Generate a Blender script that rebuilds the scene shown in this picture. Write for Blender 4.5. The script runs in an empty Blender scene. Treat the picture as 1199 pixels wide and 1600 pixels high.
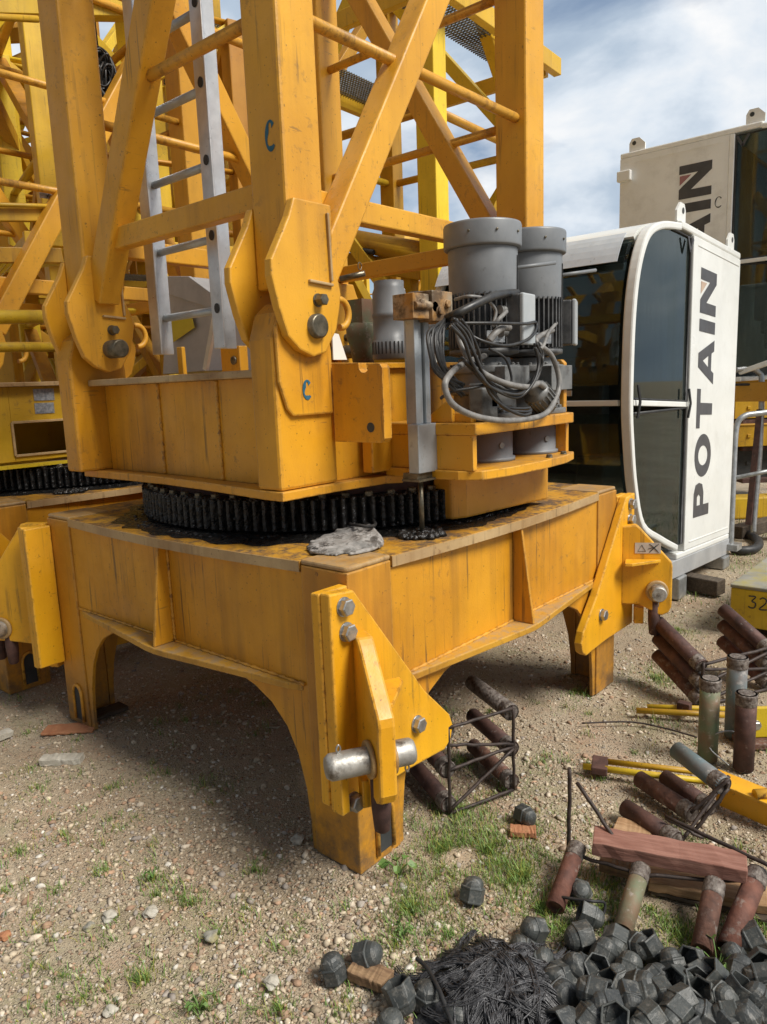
import bpy, bmesh, math, random
import numpy as np
from mathutils import Vector, Matrix, noise as mnoise
random.seed(7); rng = np.random.default_rng(7)
scene = bpy.context.scene
COL = scene.collection
PI = math.pi
# ------------------------------------------------------------------ camera solution (from the vanishing points of the crane base)
F = 1160.0; H = 1.6
def _solve():
    a = np.array([-756-600, 652-800, F]); b = np.array([1613-600, 562-800, F])
    a /= np.linalg.norm(a); b /= np.linalg.norm(b)
    z = np.cross(b, a); z /= np.linalg.norm(z)
    m = a+b; m -= z*np.dot(m, z); m /= np.linalg.norm(m); n = np.cross(z, m)
    return np.array([(m-n)/math.sqrt(2), (m+n)/math.sqrt(2), z])
R = _solve()
def ray(px, py): return R @ np.array([px-600., py-800., F])
_d = ray(565, 1368); CAM = -_d*(H/-_d[2]); CAM[2] = H
def onz(px, py, z): d = ray(px, py); return CAM+d*((z-CAM[2])/d[2])
def onx(px, py, x): d = ray(px, py); return CAM+d*((x-CAM[0])/d[0])
def ony(px, py, y): d = ray(px, py); return CAM+d*((y-CAM[1])/d[1])
def atd(px, py, dep): return CAM+ray(px, py)/F*dep
V = lambda *a: np.array(a if len(a) > 1 else a[0], float)
def nrm(v): v = np.asarray(v, float); return v/np.linalg.norm(v)

# ------------------------------------------------------------------ materials
class NT:
    def __init__(s, name):
        s.m = bpy.data.materials.new(name); s.m.use_nodes = True
        s.t = s.m.node_tree; s.t.nodes.clear()
        s.out = s.t.nodes.new('ShaderNodeOutputMaterial')
        s._oc = None
    def n(s, typ, **kw):
        x = s.t.nodes.new(typ)
        for k, v in kw.items():
            setattr(x, k, v)
        return x
    def l(s, a, b): s.t.links.new(a, b)
    def oc(s):
        if s._oc is None: s._oc = s.n('ShaderNodeTexCoord').outputs['Object']
        return s._oc
    def mapv(s, sc, vec=None):
        m = s.n('ShaderNodeMapping'); m.inputs['Scale'].default_value = sc
        s.l(vec or s.oc(), m.inputs['Vector']); return m.outputs[0]
    def noise(s, scale, detail=4, rough=.55, vec=None, dist=0):
        x = s.n('ShaderNodeTexNoise'); x.inputs['Scale'].default_value = scale
        x.inputs['Detail'].default_value = detail; x.inputs['Roughness'].default_value = rough
        x.inputs['Distortion'].default_value = dist
        s.l(vec or s.oc(), x.inputs['Vector']); return x.outputs['Fac']
    def vor(s, scale, vec=None, feature='F1', rnd=1):
        x = s.n('ShaderNodeTexVoronoi', feature=feature); x.inputs['Scale'].default_value = scale
        x.inputs['Randomness'].default_value = rnd
        s.l(vec or s.oc(), x.inputs['Vector']); return x
    def ramp(s, fac, lo, hi, a=0., b=1.):
        x = s.n('ShaderNodeMapRange'); x.inputs[1].default_value = lo; x.inputs[2].default_value = hi
        x.inputs[3].default_value = a; x.inputs[4].default_value = b
        s.l(fac, x.inputs[0]); return x.outputs[0]
    def math(s, op, a, b):
        x = s.n('ShaderNodeMath', operation=op)
        for i, q in enumerate((a, b)):
            if isinstance(q, (int, float)): x.inputs[i].default_value = q
            else: s.l(q, x.inputs[i])
        return x.outputs[0]
    def mix(s, fac, a, b, mode='MIX'):
        x = s.n('ShaderNodeMix', data_type='RGBA', blend_type=mode)
        for i, q in ((0, fac), (6, a), (7, b)):
            if isinstance(q, (int, float)): x.inputs[i].default_value = q
            elif isinstance(q, (tuple, list)): x.inputs[i].default_value = (*q[:3], 1)
            else: s.l(q, x.inputs[i])
        return x.outputs[2]
    def cr(s, fac, stops):
        x = s.n('ShaderNodeValToRGB'); e = x.color_ramp.elements
        while len(e) < len(stops): e.new(.5)
        for q, (p, c) in zip(e, stops): q.position = p; q.color = (*c, 1)
        s.l(fac, x.inputs[0]); return x.outputs[0]
    def upz(s):
        g = s.n('ShaderNodeNewGeometry'); x = s.n('ShaderNodeSeparateXYZ'); s.l(g.outputs['True Normal'], x.inputs[0]); return x.outputs[2]
    def bsdf(s, color, rough=.5, metal=0., bump=None, bstr=.3, bdist=.01, spec=None):
        p = s.n('ShaderNodeBsdfPrincipled')
        for k, q in (('Base Color', color), ('Roughness', rough), ('Metallic', metal)):
            if isinstance(q, (int, float)): p.inputs[k].default_value = q
            elif isinstance(q, (tuple, list)): p.inputs[k].default_value = (*q[:3], 1)
            else: s.l(q, p.inputs[k])
        if spec is not None: p.inputs['Specular IOR Level'].default_value = spec
        if bump is not None:
            b = s.n('ShaderNodeBump'); b.inputs['Strength'].default_value = bstr; b.inputs['Distance'].default_value = bdist
            s.l(bump, b.inputs['Height']); s.l(b.outputs[0], p.inputs['Normal'])
        s.l(p.outputs[0], s.out.inputs[0]); return p

def paint_mat(name, c1, c2, dirt=.5, rust=.4, top=(.30, .17, .06), topamt=.6, rough=.42, streak=.5, rnd=0., edge=0., crust=(.52, .25, .02), mud=0.):
    t = NT(name)
    col = t.mix(t.ramp(t.noise(1.3, 5), .35, .65), c1, c2)
    col = t.mix(t.ramp(t.noise(3.1, 6, .6), .52, .76, 0, .30), col, tuple(min(1, x*1.10+.04) for x in c1))   # faded areas
    col = t.mix(t.math('MULTIPLY', t.ramp(t.noise(1.9, 7, .62), .44, .66), min(1, dirt*.75)), col, tuple(x*y for x, y in zip(c2, (.66, .60, .7))))
    # rain streaks: broad brown veils and thin dark runs
    sm = t.math('MULTIPLY', t.ramp(t.noise(1., 5, .6, vec=t.mapv((11, 11, .55))), .46, .70), t.ramp(t.noise(1.7, 3), .36, .62))
    col = t.mix(t.math('MULTIPLY', sm, streak*.75), col, (.215, .10, .018))
    s2 = t.math('MULTIPLY', t.ramp(t.noise(1., 4, .65, vec=t.mapv((42, 42, 1.3))), .585, .64), t.ramp(t.noise(3.3, 3), .47, .62))
    col = t.mix(t.math('MULTIPLY', s2, streak*.8), col, (.085, .05, .022))
    # grime specks and scuffs
    d = t.math('MULTIPLY', t.ramp(t.noise(26, 8, .72), .56, .66), t.ramp(t.noise(2.3, 3), .48, .66))
    col = t.mix(t.math('MULTIPLY', d, dirt), col, (.15, .085, .035))
    sp = t.ramp(t.noise(85, 2, .5), .70, .74)
    col = t.mix(t.math('MULTIPLY', sp, .6), col, (.06, .03, .015))
    sc = t.math('MULTIPLY', t.ramp(t.noise(1., 3, .5, vec=t.mapv((9, 70, 70))), .66, .69), t.ramp(t.noise(5, 2), .55, .65))
    col = t.mix(t.math('MULTIPLY', sc, .5), col, (.12, .07, .03))
    # rust chips
    r = t.ramp(t.noise(17, 9, .74, dist=.4), .635, .655)
    r2 = t.math('MULTIPLY', r, t.ramp(t.noise(2.9, 2), .46, .58))
    rc = t.mix(t.noise(60, 3), (.045, .018, .010), (.19, .065, .02))
    col = t.mix(t.math('MULTIPLY', r2, rust), col, rc)
    if edge:
        bv = t.n('ShaderNodeBevel', samples=4); bv.inputs[0].default_value = .011
        g = t.n('ShaderNodeNewGeometry'); dt = t.n('ShaderNodeVectorMath', operation='DOT_PRODUCT'); t.l(bv.outputs[0], dt.inputs[0]); t.l(g.outputs['True Normal'], dt.inputs[1])
        em = t.ramp(dt.outputs['Value'], .995, .93)
        en = t.math('MULTIPLY', em, t.ramp(t.noise(24, 6, .7), .50, .60))
        col = t.mix(t.math('MULTIPLY', em, edge*.35), col, (.62, .42, .14))
        col = t.mix(t.math('MULTIPLY', en, edge), col, rc)
    if mud:
        sz_ = t.n('ShaderNodeSeparateXYZ'); t.l(t.oc(), sz_.inputs[0])
        mz_ = t.math('MULTIPLY', t.ramp(sz_.outputs[2], .03, .34, 1, 0), t.ramp(t.noise(9, 8, .75), .36, .60))
        col = t.mix(t.math('MULTIPLY', mz_, mud), col, t.mix(t.noise(14, 5), (.05, .032, .02), (.20, .13, .075)))
    # crust of dust, lichen and rust on surfaces that face up
    up = t.ramp(t.upz(), .55, .9)
    tm = t.math('MULTIPLY', t.math('MULTIPLY', up, topamt), t.ramp(t.noise(5, 9, .75), .34, .52))
    tc = t.mix(t.ramp(t.noise(11, 9, .78), .44, .56), top, crust)
    col = t.mix(tm, col, tc)
    if rnd:
        oi = t.n('ShaderNodeObjectInfo'); hs = t.n('ShaderNodeHueSaturation')
        t.l(t.ramp(oi.outputs['Random'], 0, 1, .5-rnd*.015, .5+rnd*.03), hs.inputs['Hue'])
        t.l(t.ramp(oi.outputs['Random'], 0, 1, 1-rnd*.30, 1+rnd*.12), hs.inputs['Value'])
        t.l(col, hs.inputs['Color']); col = hs.outputs[0]
    bump = t.math('ADD', t.noise(120, 3), t.math('ADD', t.math('MULTIPLY', r2, -1.5), t.math('MULTIPLY', tm, t.noise(55, 4))))
    rg = t.math('ADD', t.ramp(t.noise(7, 4), .3, .7, rough-.08, rough+.16), t.math('MULTIPLY', tm, .3))
    t.bsdf(col, rg, 0, bump, .16, .004)
    return t.m

def simple(name, c1, c2, scale=20, rough=.5, metal=0., bstr=.1, detail=5, lo=.35, hi=.65, spots=None, bscale=None, bdist=.005, stretch=None, spec=None):
    t = NT(name)
    v = t.mapv(stretch) if stretch else None
    col = t.mix(t.ramp(t.noise(scale, detail, .6, vec=v), lo, hi), c1, c2)
    if spots:
        sc, lo2, hi2, amt, c3 = spots
        col = t.mix(t.ramp(t.noise(sc, 7, .7), lo2, hi2, 0, amt), col, c3)
    t.bsdf(col, t.ramp(t.noise(scale*.6, 4), .3, .7, max(.03, rough-.1), min(1, rough+.1)), metal, t.noise(bscale or scale*3, 4, vec=v), bstr, bdist, spec)
    return t.m

M = {}
M['yellow'] = paint_mat('crane_yellow', (.72, .345, .014), (.60, .262, .012), dirt=.6, rust=.6, streak=.8, edge=.75)
M['post'] = paint_mat('post_yellow', (.66, .305, .020), (.50, .22, .016), dirt=.75, rust=.8, streak=1., topamt=.6, edge=.8, mud=.9)
M['beam'] = paint_mat('beam_yellow', (.70, .335, .014), (.56, .245, .012), dirt=.65, rust=.6, streak=.9, edge=.75, mud=.8)
M['yellow_clean'] = paint_mat('mast_yellow', (.74, .375, .022), (.64, .30, .016), dirt=.45, rust=.4, streak=.5, topamt=.35, edge=.45)
M['yellow_new'] = paint_mat('fresh_yellow', (.84, .45, .012), (.76, .36, .010), dirt=.5, rust=.6, streak=.5, topamt=.1, edge=.9)
M['yellow_dull'] = paint_mat('old_yellow', (.66, .42, .018), (.54, .32, .014), dirt=.6, rust=.6, rnd=.6)
M['yellow_far'] = paint_mat('yard_yellow', (.76, .43, .025), (.66, .34, .018), dirt=.4, rust=.4, rnd=1.)
M['deck'] = paint_mat('deck_yellow', (.58, .28, .018), (.42, .18, .016), dirt=.8, rust=.9, top=(.10, .062, .035), topamt=1., streak=.8, edge=.8, crust=(.48, .245, .018))
M['flange'] = paint_mat('flange_dusty', (.62, .33, .03), (.50, .25, .025), dirt=.7, rust=.7, top=(.34, .24, .13), topamt=.9, streak=.8, edge=.7, crust=(.50, .27, .03))
M['lip'] = paint_mat('edge_weathered', (.52, .38, .20), (.38, .24, .10), dirt=.8, rust=.8, top=(.30, .20, .10), topamt=.4, streak=1., edge=.5)
M['grease'] = simple('black_grease', (.008, .008, .008), (.03, .028, .026), 30, .28, 0, .8, lo=.4, hi=.75, bscale=40, bdist=.02)
M['steel'] = simple('zinc_steel', (.36, .36, .35), (.52, .51, .49), 40, .38, .85, .15, spots=(18, .55, .7, .7, (.10, .06, .035)))
M['pinsteel'] = simple('pin_steel', (.34, .33, .30), (.52, .50, .46), 25, .5, .6, .2, spots=(14, .50, .66, .85, (.07, .045, .025)))
M['oldsteel'] = simple('oily_steel', (.09, .08, .055), (.20, .17, .12), 30, .4, .6, .2)
M['motor'] = simple('grey_motor_paint', (.155, .165, .175), (.20, .21, .22), 8, .45, 0, .06, spots=(26, .62, .72, .5, (.07, .065, .06)))
M['motor_dark'] = simple('dark_motor_casting', (.045, .047, .05), (.11, .11, .11), 18, .5, 0, .25, spots=(22, .5, .7, .6, (.03, .028, .025)))
M['casting'] = simple('grey_gearbox', (.13, .135, .135), (.22, .22, .215), 10, .5, .1, .2, spots=(12, .5, .68, .8, (.035, .03, .025)))
M['box'] = simple('terminal_box_grey', (.33, .36, .37), (.42, .44, .45), 6, .4)
M['cable_grey'] = simple('grey_conduit', (.13, .125, .12), (.24, .23, .215), 25, .5, 0, .2, spots=(30, .55, .7, .6, (.08, .07, .06)))
M['cable_black'] = simple('black_cable', (.012, .012, .013), (.035, .033, .03), 30, .45, 0, .1)
M['alu'] = simple('aluminium', (.55, .56, .56), (.70, .71, .71), 12, .35, .75, .12, spots=(35, .62, .72, .55, (.22, .21, .20)))
M['alu_dull'] = simple('dull_aluminium', (.36, .40, .43), (.48, .52, .55), 10, .42, .35, .1, spots=(20, .58, .7, .5, (.15, .15, .14)))
M['sheet'] = simple('grey_sheet', (.36, .37, .38), (.46, .47, .48), 5, .45, .2, .05, spots=(16, .6, .72, .5, (.20, .19, .18)))
M['rusty'] = simple('rusty_steel', (.07, .034, .024), (.16, .075, .05), 22, .8, .1, .6, spots=(24, .55, .66, .6, (.28, .25, .22)))
M['rusty_red'] = simple('red_rust_pipe', (.085, .036, .026), (.19, .078, .052), 16, .78, .05, .6, spots=(22, .56, .66, .7, (.27, .23, .20)))
M['rusty_dark'] = simple('dark_rust_pipe', (.055, .030, .026), (.12, .060, .048), 18, .7, .2, .4, spots=(26, .62, .7, .5, (.36, .33, .30)))
M['pipe_green'] = simple('green_pipe', (.13, .20, .12), (.22, .13, .08), 9, .65, .1, .4, spots=(25, .58, .66, .7, (.36, .32, .28)))
M['pipe_blue'] = simple('blue_grey_pipe', (.13, .20, .22), (.17, .13, .115), 7, .6, .1, .4, spots=(22, .56, .66, .7, (.40, .37, .34)))
M['weld'] = simple('weld_spatter', (.06, .042, .034), (.25, .22, .195), 60, .65, .3, .9, bscale=90)
M['rod'] = simple('thin_rod_steel', (.03, .022, .02), (.07, .05, .042), 30, .6, .3, .3)
M['rusty_clamp'] = simple('rusty_clamp_paint', (.34, .30, .23), (.34, .16, .03), 9, .7, .1, .5, spots=(16, .46, .60, .9, (.085, .05, .025)))
M['visor'] = simple('pale_visor_sheet', (.50, .55, .60), (.60, .65, .70), 6, .35, .15, .05, spots=(14, .58, .72, .4, (.30, .33, .36)))
M['white'] = simple('cab_white', (.70, .71, .68), (.78, .79, .76), 3, .35, 0, .03, spots=(5, .52, .78, .28, (.38, .36, .30)))
M['white_old'] = simple('cab_cream_white', (.82, .82, .79), (.87, .87, .84), 3, .45, 0, .03, spots=(5, .5, .75, .3, (.33, .30, .24)))
M['letters'] = simple('dark_grey_lettering', (.055, .055, .06), (.075, .075, .08), 10, .5, 0, .02)
M['letter_red'] = simple('faded_red_mark', (.30, .12, .13), (.36, .17, .17), 10, .5, 0, .02)
M['letter_tan'] = simple('faded_tan_mark', (.45, .32, .24), (.52, .40, .30), 10, .5, 0, .02)
M['blue_mark'] = simple('blue_paint_marker', (.015, .085, .13), (.025, .13, .20), 60, .6, 0, .02)
M['ink'] = simple('black_marker', (.02, .02, .02), (.05, .05, .045), 60, .6, 0, .02)
M['rubber'] = simple('black_rubber', (.012, .012, .013), (.03, .03, .03), 20, .55, 0, .1)
M['dark_inside'] = simple('dark_lining_and_hole_shade', (.025, .028, .028), (.06, .062, .06), 6, .7, 0, .05)  # cab lining; also the painted shade of holes in lugs and slots
def capmat():
    t = NT('black_plastic_cap'); oi = t.n('ShaderNodeObjectInfo')
    c = t.mix(t.noise(30, 5), (.016, .018, .019), (.055, .060, .060)); c = t.mix(t.math('MULTIPLY', oi.outputs['Random'], .55), c, (.075, .082, .076))
    c = t.mix(t.ramp(t.noise(48, 7, .75), .52, .66, 0, .6), c, (.17, .16, .14)); c = t.mix(t.ramp(t.noise(1., 3, .5, vec=t.mapv((20, 160, 40))), .62, .66, 0, .5), c, (.22, .22, .21))
    t.bsdf(c, t.ramp(t.noise(40, 4), .3, .7, .34, .62), 0, t.noise(110, 5, .7), .35, .004); return t.m
M['cap'] = capmat()
M['fibre'] = simple('black_fibre', (.012, .012, .014), (.085, .085, .09), 55, .36, 0, .5, stretch=(1, 1, 1))
M['wood_red'] = simple('reddish_plank', (.20, .085, .060), (.31, .155, .115), 3, .8, 0, .5, stretch=(2.5, 22, 22), bscale=5)
M['wood_brown'] = simple('brown_timber', (.15, .085, .045), (.30, .19, .10), 3, .8, 0, .5, stretch=(3, 26, 26), bscale=5)
M['wood_tan'] = simple('tan_board', (.30, .17, .08), (.42, .27, .15), 3, .8, 0, .5, stretch=(3, 26, 26), bscale=5)
M['wood_dark'] = simple('wet_dark_timber', (.045, .032, .022), (.10, .075, .05), 3, .8, 0, .6, stretch=(3, 26, 26), bscale=5)
M['concrete'] = simple('weathered_concrete', (.21, .20, .165), (.30, .285, .24), 5, .85, 0, .4, spots=(4, .48, .62, .7, (.33, .27, .05)))
M['brick'] = simple('broken_brick', (.33, .13, .06), (.42, .20, .10), 22, .85, 0, .5)
M['pale_stone'] = simple('pale_stone', (.33, .30, .24), (.50, .47, .40), 22, .85, 0, .5)
M['glove'] = simple('dirty_grey_glove', (.20, .19, .175), (.38, .36, .34), 20, .9, 0, .5, spots=(24, .50, .60, .85, (.075, .065, .055)), bscale=300)
M['glove_dark'] = simple('black_glove_cuff', (.02, .02, .02), (.05, .045, .04), 40, .85, 0, .3)
M['galv'] = simple('galvanised_tube', (.33, .34, .34), (.48, .49, .49), 20, .42, .7, .1, spots=(18, .58, .7, .6, (.14, .12, .10)))
M['sticker'] = simple('worn_sticker', (.42, .38, .34), (.52, .47, .42), 30, .6, 0, .05)
M['plate_grey'] = simple('stamped_plate', (.20, .22, .24), (.42, .44, .46), 60, .4, .5, .3)
M['seal_yellow'] = simple('yellow_warning_label', (.55, .44, .02), (.62, .50, .03), 10, .5, 0, .02)
def leafmat(name, c1, c2):
    t = NT(name); a = t.n('ShaderNodeAttribute', attribute_name='Col')
    col = t.mix(t.noise(3, 3), c1, c2); col = t.mix(1.0, col, a.outputs['Color'], 'MULTIPLY')
    p = t.bsdf(col, .55); p.inputs['Transmission Weight'].default_value = 0
    p.inputs['Subsurface Weight'].default_value = 0
    return t.m
M['grass'] = leafmat('grass_blades', (.125, .205, .045), (.20, .245, .075))
M['leaf'] = simple('weed_leaf', (.085, .17, .035), (.15, .23, .06), 20, .5, 0, .1)
def stonemat():
    t = NT('gravel_stones'); a = t.n('ShaderNodeAttribute', attribute_name='Col')
    col = t.mix(t.ramp(t.noise(60, 5), .4, .7, 0, .45), a.outputs['Color'], (.16, .11, .07))
    t.bsdf(col, .85, 0, t.noise(220, 3), .3, .003); return t.m
M['stone'] = stonemat()
def glassmat():
    t = NT('tinted_cab_glass')
    tr = t.n('ShaderNodeBsdfTransparent'); tr.inputs[0].default_value = (.74, .83, .80, 1)
    gl = t.n('ShaderNodeBsdfGlossy'); gl.inputs['Roughness'].default_value = .03; gl.inputs[0].default_value = (.85, .92, .9, 1)
    fr = t.n('ShaderNodeFresnel'); fr.inputs[0].default_value = 1.6
    mx = t.n('ShaderNodeMixShader'); t.l(fr.outputs[0], mx.inputs[0]); t.l(tr.outputs[0], mx.inputs[1]); t.l(gl.outputs[0], mx.inputs[2])
    df = t.n('ShaderNodeBsdfDiffuse'); df.inputs[0].default_value = (.05, .065, .06, 1)
    m2 = t.n('ShaderNodeMixShader'); t.l(t.ramp(t.noise(1.5, 6, .65, vec=t.mapv((3, 3, .6))), .4, .8, .08, .4), m2.inputs[0])
    t.l(mx.outputs[0], m2.inputs[1]); t.l(df.outputs[0], m2.inputs[2])
    t.l(m2.outputs[0], t.out.inputs[0]); return t.m
M['glass'] = glassmat()
def groundmat():
    t = NT('gravel_ground')
    big = t.noise(.9, 5, .6)
    base = t.cr(big, [(.30, (.23, .17, .115)), (.45, (.36, .28, .19)), (.58, (.49, .41, .30)), (.72, (.34, .285, .195))])
    base = t.mix(t.ramp(t.noise(2.3, 6, .65), .48, .68, 0, .55), base, (.36, .165, .095))          # reddish laterite
    base = t.mix(t.ramp(t.noise(1.7, 8, .75), .49, .66, 0, .72), base, (.19, .20, .075))           # thin moss
    base = t.mix(t.ramp(t.noise(3.6, 7, .7), .56, .68, 0, .6), base, (.115, .08, .05))
    fine = t.noise(140, 4, .7)
    base = t.mix(t.ramp(fine, .38, .62, 0, .5), base, (.50, .41, .29))
    v1 = t.vor(85); v2 = t.vor(150)
    pc = t.cr(t.math('FRACT', t.math('MULTIPLY', v1.outputs['Color'], 3.7), 0), [(0, (.20, .15, .10)), (.4, (.46, .38, .27)), (.75, (.60, .54, .44)), (1, (.34, .20, .12))])
    m1 = t.math('MULTIPLY', t.ramp(v1.outputs['Distance'], .30, .42, 1, 0), t.ramp(t.noise(26, 2), .44, .56))
    base = t.mix(m1, base, pc)
    pc2 = t.cr(v2.outputs['Color'], [(0, (.23, .165, .11)), (.5, (.50, .42, .30)), (1, (.58, .52, .42))])
    m2 = t.math('MULTIPLY', t.ramp(v2.outputs['Distance'], .28, .42, 1, 0), .7)
    m2 = t.math('MULTIPLY', m2, t.math('SUBTRACT', 1.0, m1))
    base = t.mix(m2, base, pc2)
    hgt = t.math('ADD', t.math('MULTIPLY', m1, t.ramp(v1.outputs['Distance'], 0, .42, 1.6, .8)), t.math('ADD', t.math('MULTIPLY', m2, .7), t.math('MULTIPLY', fine, .6)))
    t.bsdf(base, .92, 0, hgt, .85, .012, .25)
    return t.m
M['ground'] = groundmat()

# ------------------------------------------------------------------ mesh builder
class MB:
    def __init__(s): s.v = []; s.f = []; s.mi = []; s.sm = []
    def add(s, vs, fs, mi=0, sm=False):
        o = len(s.v); s.v += [tuple(float(c) for c in v) for v in vs]
        for f in fs: s.f.append([i+o for i in f]); s.mi.append(mi); s.sm.append(sm)
        return s
    def box(s, lo, hi, mi=0):
        (x0, y0, z0), (x1, y1, z1) = lo, hi
        return s.add([(x0, y0, z0), (x1, y0, z0), (x1, y1, z0), (x0, y1, z0), (x0, y0, z1), (x1, y0, z1), (x1, y1, z1), (x0, y1, z1)],
                     [(0, 3, 2, 1), (4, 5, 6, 7), (0, 1, 5, 4), (1, 2, 6, 5), (2, 3, 7, 6), (3, 0, 4, 7)], mi)
    def obox(s, c, ax, ay, az, mi=0):     # centre and three half-extent vectors
        c, ax, ay, az = map(V, (c, ax, ay, az)); vs = [c+i*ax+j*ay+k*az for k in (-1, 1) for i, j in ((-1, -1), (1, -1), (1, 1), (-1, 1))]
        return s.add(vs, [(0, 3, 2, 1), (4, 5, 6, 7), (0, 1, 5, 4), (1, 2, 6, 5), (2, 3, 7, 6), (3, 0, 4, 7)], mi)
    def beam(s, p0, p1, w, h, up=(0, 0, 1), mi=0):   # w: across, h: along 'up'
        p0, p1 = V(p0), V(p1); d = nrm(p1-p0); sd = nrm(np.cross(d, V(up))); u = np.cross(sd, d)
        return s.obox((p0+p1)/2, (p1-p0)/2, sd*w/2, u*h/2, mi)
    def prism(s, poly, ext, mi=0):
        p = [V(q) for q in poly]; e = V(ext); n = len(p)
        return s.add(p+[q+e for q in p], [list(range(n))[::-1], list(range(n, 2*n))]+[(i, (i+1) % n, (i+1) % n+n, i+n) for i in range(n)], mi)
    def tube(s, pts, r, n=10, mi=0, closed=False, caps=True):
        P = [V(q) for q in pts]; m = len(P); rs = r if hasattr(r, '__len__') else [r]*m
        T = []
        for i in range(m):
            a = P[i-1] if (i > 0 or closed) else P[i]; b = P[(i+1) % m] if (i < m-1 or closed) else P[i]
            T.append(nrm(b-a))
        u = np.cross(T[0], (0, 0, 1.)); 
        if np.linalg.norm(u) < 1e-3: u = np.cross(T[0], (1., 0, 0))
        u = nrm(u); vs = []
        for i in range(m):
            u = nrm(u-T[i]*np.dot(u, T[i])); w = np.cross(T[i], u)
            vs += [P[i]+rs[i]*(math.cos(2*PI*k/n)*u+math.sin(2*PI*k/n)*w) for k in range(n)]
        o = len(s.v); s.add(vs, [])
        for i in range(m if closed else m-1):
            j = (i+1) % m
            for k in range(n): s.f.append([o+i*n+k, o+i*n+(k+1) % n, o+j*n+(k+1) % n, o+j*n+k]); s.mi.append(mi); s.sm.append(True)
        if caps and not closed:
            s.f.append([o+k for k in range(n)][::-1]); s.f.append([o+(m-1)*n+k for k in range(n)]); s.mi += [mi, mi]; s.sm += [False, False]
        return s
    def cyl(s, p0, p1, r0, r1=None, n=20, mi=0): return s.tube([p0, p1], [r0, r0 if r1 is None else r1], n, mi)
    def lathe(s, c, ax, prof, n=24, mi=0, smooth=True):   # prof: (r, h) along axis
        c, ax = V(c), nrm(ax); u = np.cross(ax, (0, 0, 1.))
        if np.linalg.norm(u) < 1e-3: u = V(1, 0, 0)
        u = nrm(u); w = np.cross(ax, u); o = len(s.v); m = len(prof)
        s.add([c+ax*h+r*(math.cos(2*PI*k/n)*u+math.sin(2*PI*k/n)*w) for r, h in prof for k in range(n)], [])
        for i in range(m-1):
            for k in range(n): s.f.append([o+i*n+k, o+i*n+(k+1) % n, o+(i+1)*n+(k+1) % n, o+(i+1)*n+k]); s.mi.append(mi); s.sm.append(smooth and abs(prof[i][1]-prof[i+1][1]) > 1e-4)
        s.f.append([o+k for k in range(n)][::-1]); s.f.append([o+(m-1)*n+k for k in range(n)]); s.mi += [mi, mi]; s.sm += [False, False]
        return s
    def hexbolt(s, c, ax, r=.03, h=.022, mi=0):
        s.lathe(c, ax, [(r*1.12, -.002), (r*1.12, .003)], 20, mi)
        s.lathe(c, ax, [(r, .0032), (r, h-.003), (r*.86, h)], 6, mi, False)
        return s
    def xf(s, fn): s.v = [tuple(float(c) for c in fn(*v)) for v in s.v]; return s
    def build(s, name, mats, parent=None, bevel=0, seg=2):
        me = bpy.data.meshes.new(name); off = V(tuple(parent.location)) if parent else V(0, 0, 0)
        if parent is not None and parent.parent is not None: off = V(parent['wl'])
        if parent is not None and parent.type == 'MESH': off = V(parent['wl'])
        me.from_pydata([tuple(V(v)-off) for v in s.v], [], s.f)
        bm = bmesh.new(); bm.from_mesh(me); bmesh.ops.recalc_face_normals(bm, faces=bm.faces); bm.to_mesh(me); bm.free()
        ms = mats if isinstance(mats, (list, tuple)) else [mats]
        for m in ms: me.materials.append(M[m] if isinstance(m, str) else m)
        me.polygons.foreach_set('material_index', s.mi); me.polygons.foreach_set('use_smooth', s.sm)
        o = bpy.data.objects.new(name, me); COL.objects.link(o)
        if parent is not None: o.parent = parent
        o['wl'] = [float(x) for x in off]
        if bevel:
            b = o.modifiers.new('bevel', 'BEVEL'); b.width = bevel; b.segments = seg; b.limit_method = 'ANGLE'; b.angle_limit = math.radians(40)
        return o
def tag(o, label, cat, group=None):
    o['label'] = label; o['category'] = cat
    if group: o['group'] = group
    return o
def thing(name, label, cat, loc=(0, 0, 0), group=None):
    o = bpy.data.objects.new(name, None); COL.objects.link(o); o.location = tuple(float(x) for x in loc); o.empty_display_size = .2
    return tag(o, label, cat, group)
def setting(o, kind): o['kind'] = kind; return o
def dup(o, parent=None):
    c = o.copy(); COL.objects.link(c)
    if parent is not None: c.parent = parent
    for ch in [q for q in o.children]: dup(ch, c)
    return c
def smooth_path(pts, n=8, closed=False):       # Catmull-Rom
    P = [V(p) for p in pts]; out = []; m = len(P)
    for i in range(m if closed else m-1):
        g = lambda k: P[k % m] if closed else P[min(max(k, 0), m-1)]
        a, b, c, d = g(i-1), g(i), g(i+1), g(i+2)
        for k in range(n):
            t = k/n; out.append(.5*((2*b)+(c-a)*t+(2*a-5*b+4*c-d)*t*t+(3*b-a-3*c+d)*t**3))
    if not closed: out.append(P[-1])
    return out

# ------------------------------------------------------------------ 1. crane base (cross base with four legs)
S = 1.99
ROT = {'near': lambda x, y, z: (x, y, z), 'left': lambda x, y, z: (y, S-x, z), 'right': lambda x, y, z: (S-y, x, z), 'far': lambda x, y, z: (S-x, S-y, z)}
base = thing('crane_chassis', 'weathered yellow four legged crane chassis standing in the centre foreground', 'crane chassis', (1, 1, 0))
bulge = [(.214, .0), (.36, -.012), (.55, -.025), (.75, -.035), (.995, -.040), (1.24, -.035), (1.44, -.025), (1.63, -.012), (1.776, 0)]  # y, x
tp = [(b, a) for a, b in bulge]                         # left side x,y
outl = []
for k in ('near', 'left', 'far', 'right'):
    outl += [ROT[k](x, y, 0)[:2] for x, y in tp]
    outl.append(ROT[k](.214, S-.214, 0)[:2])
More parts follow.
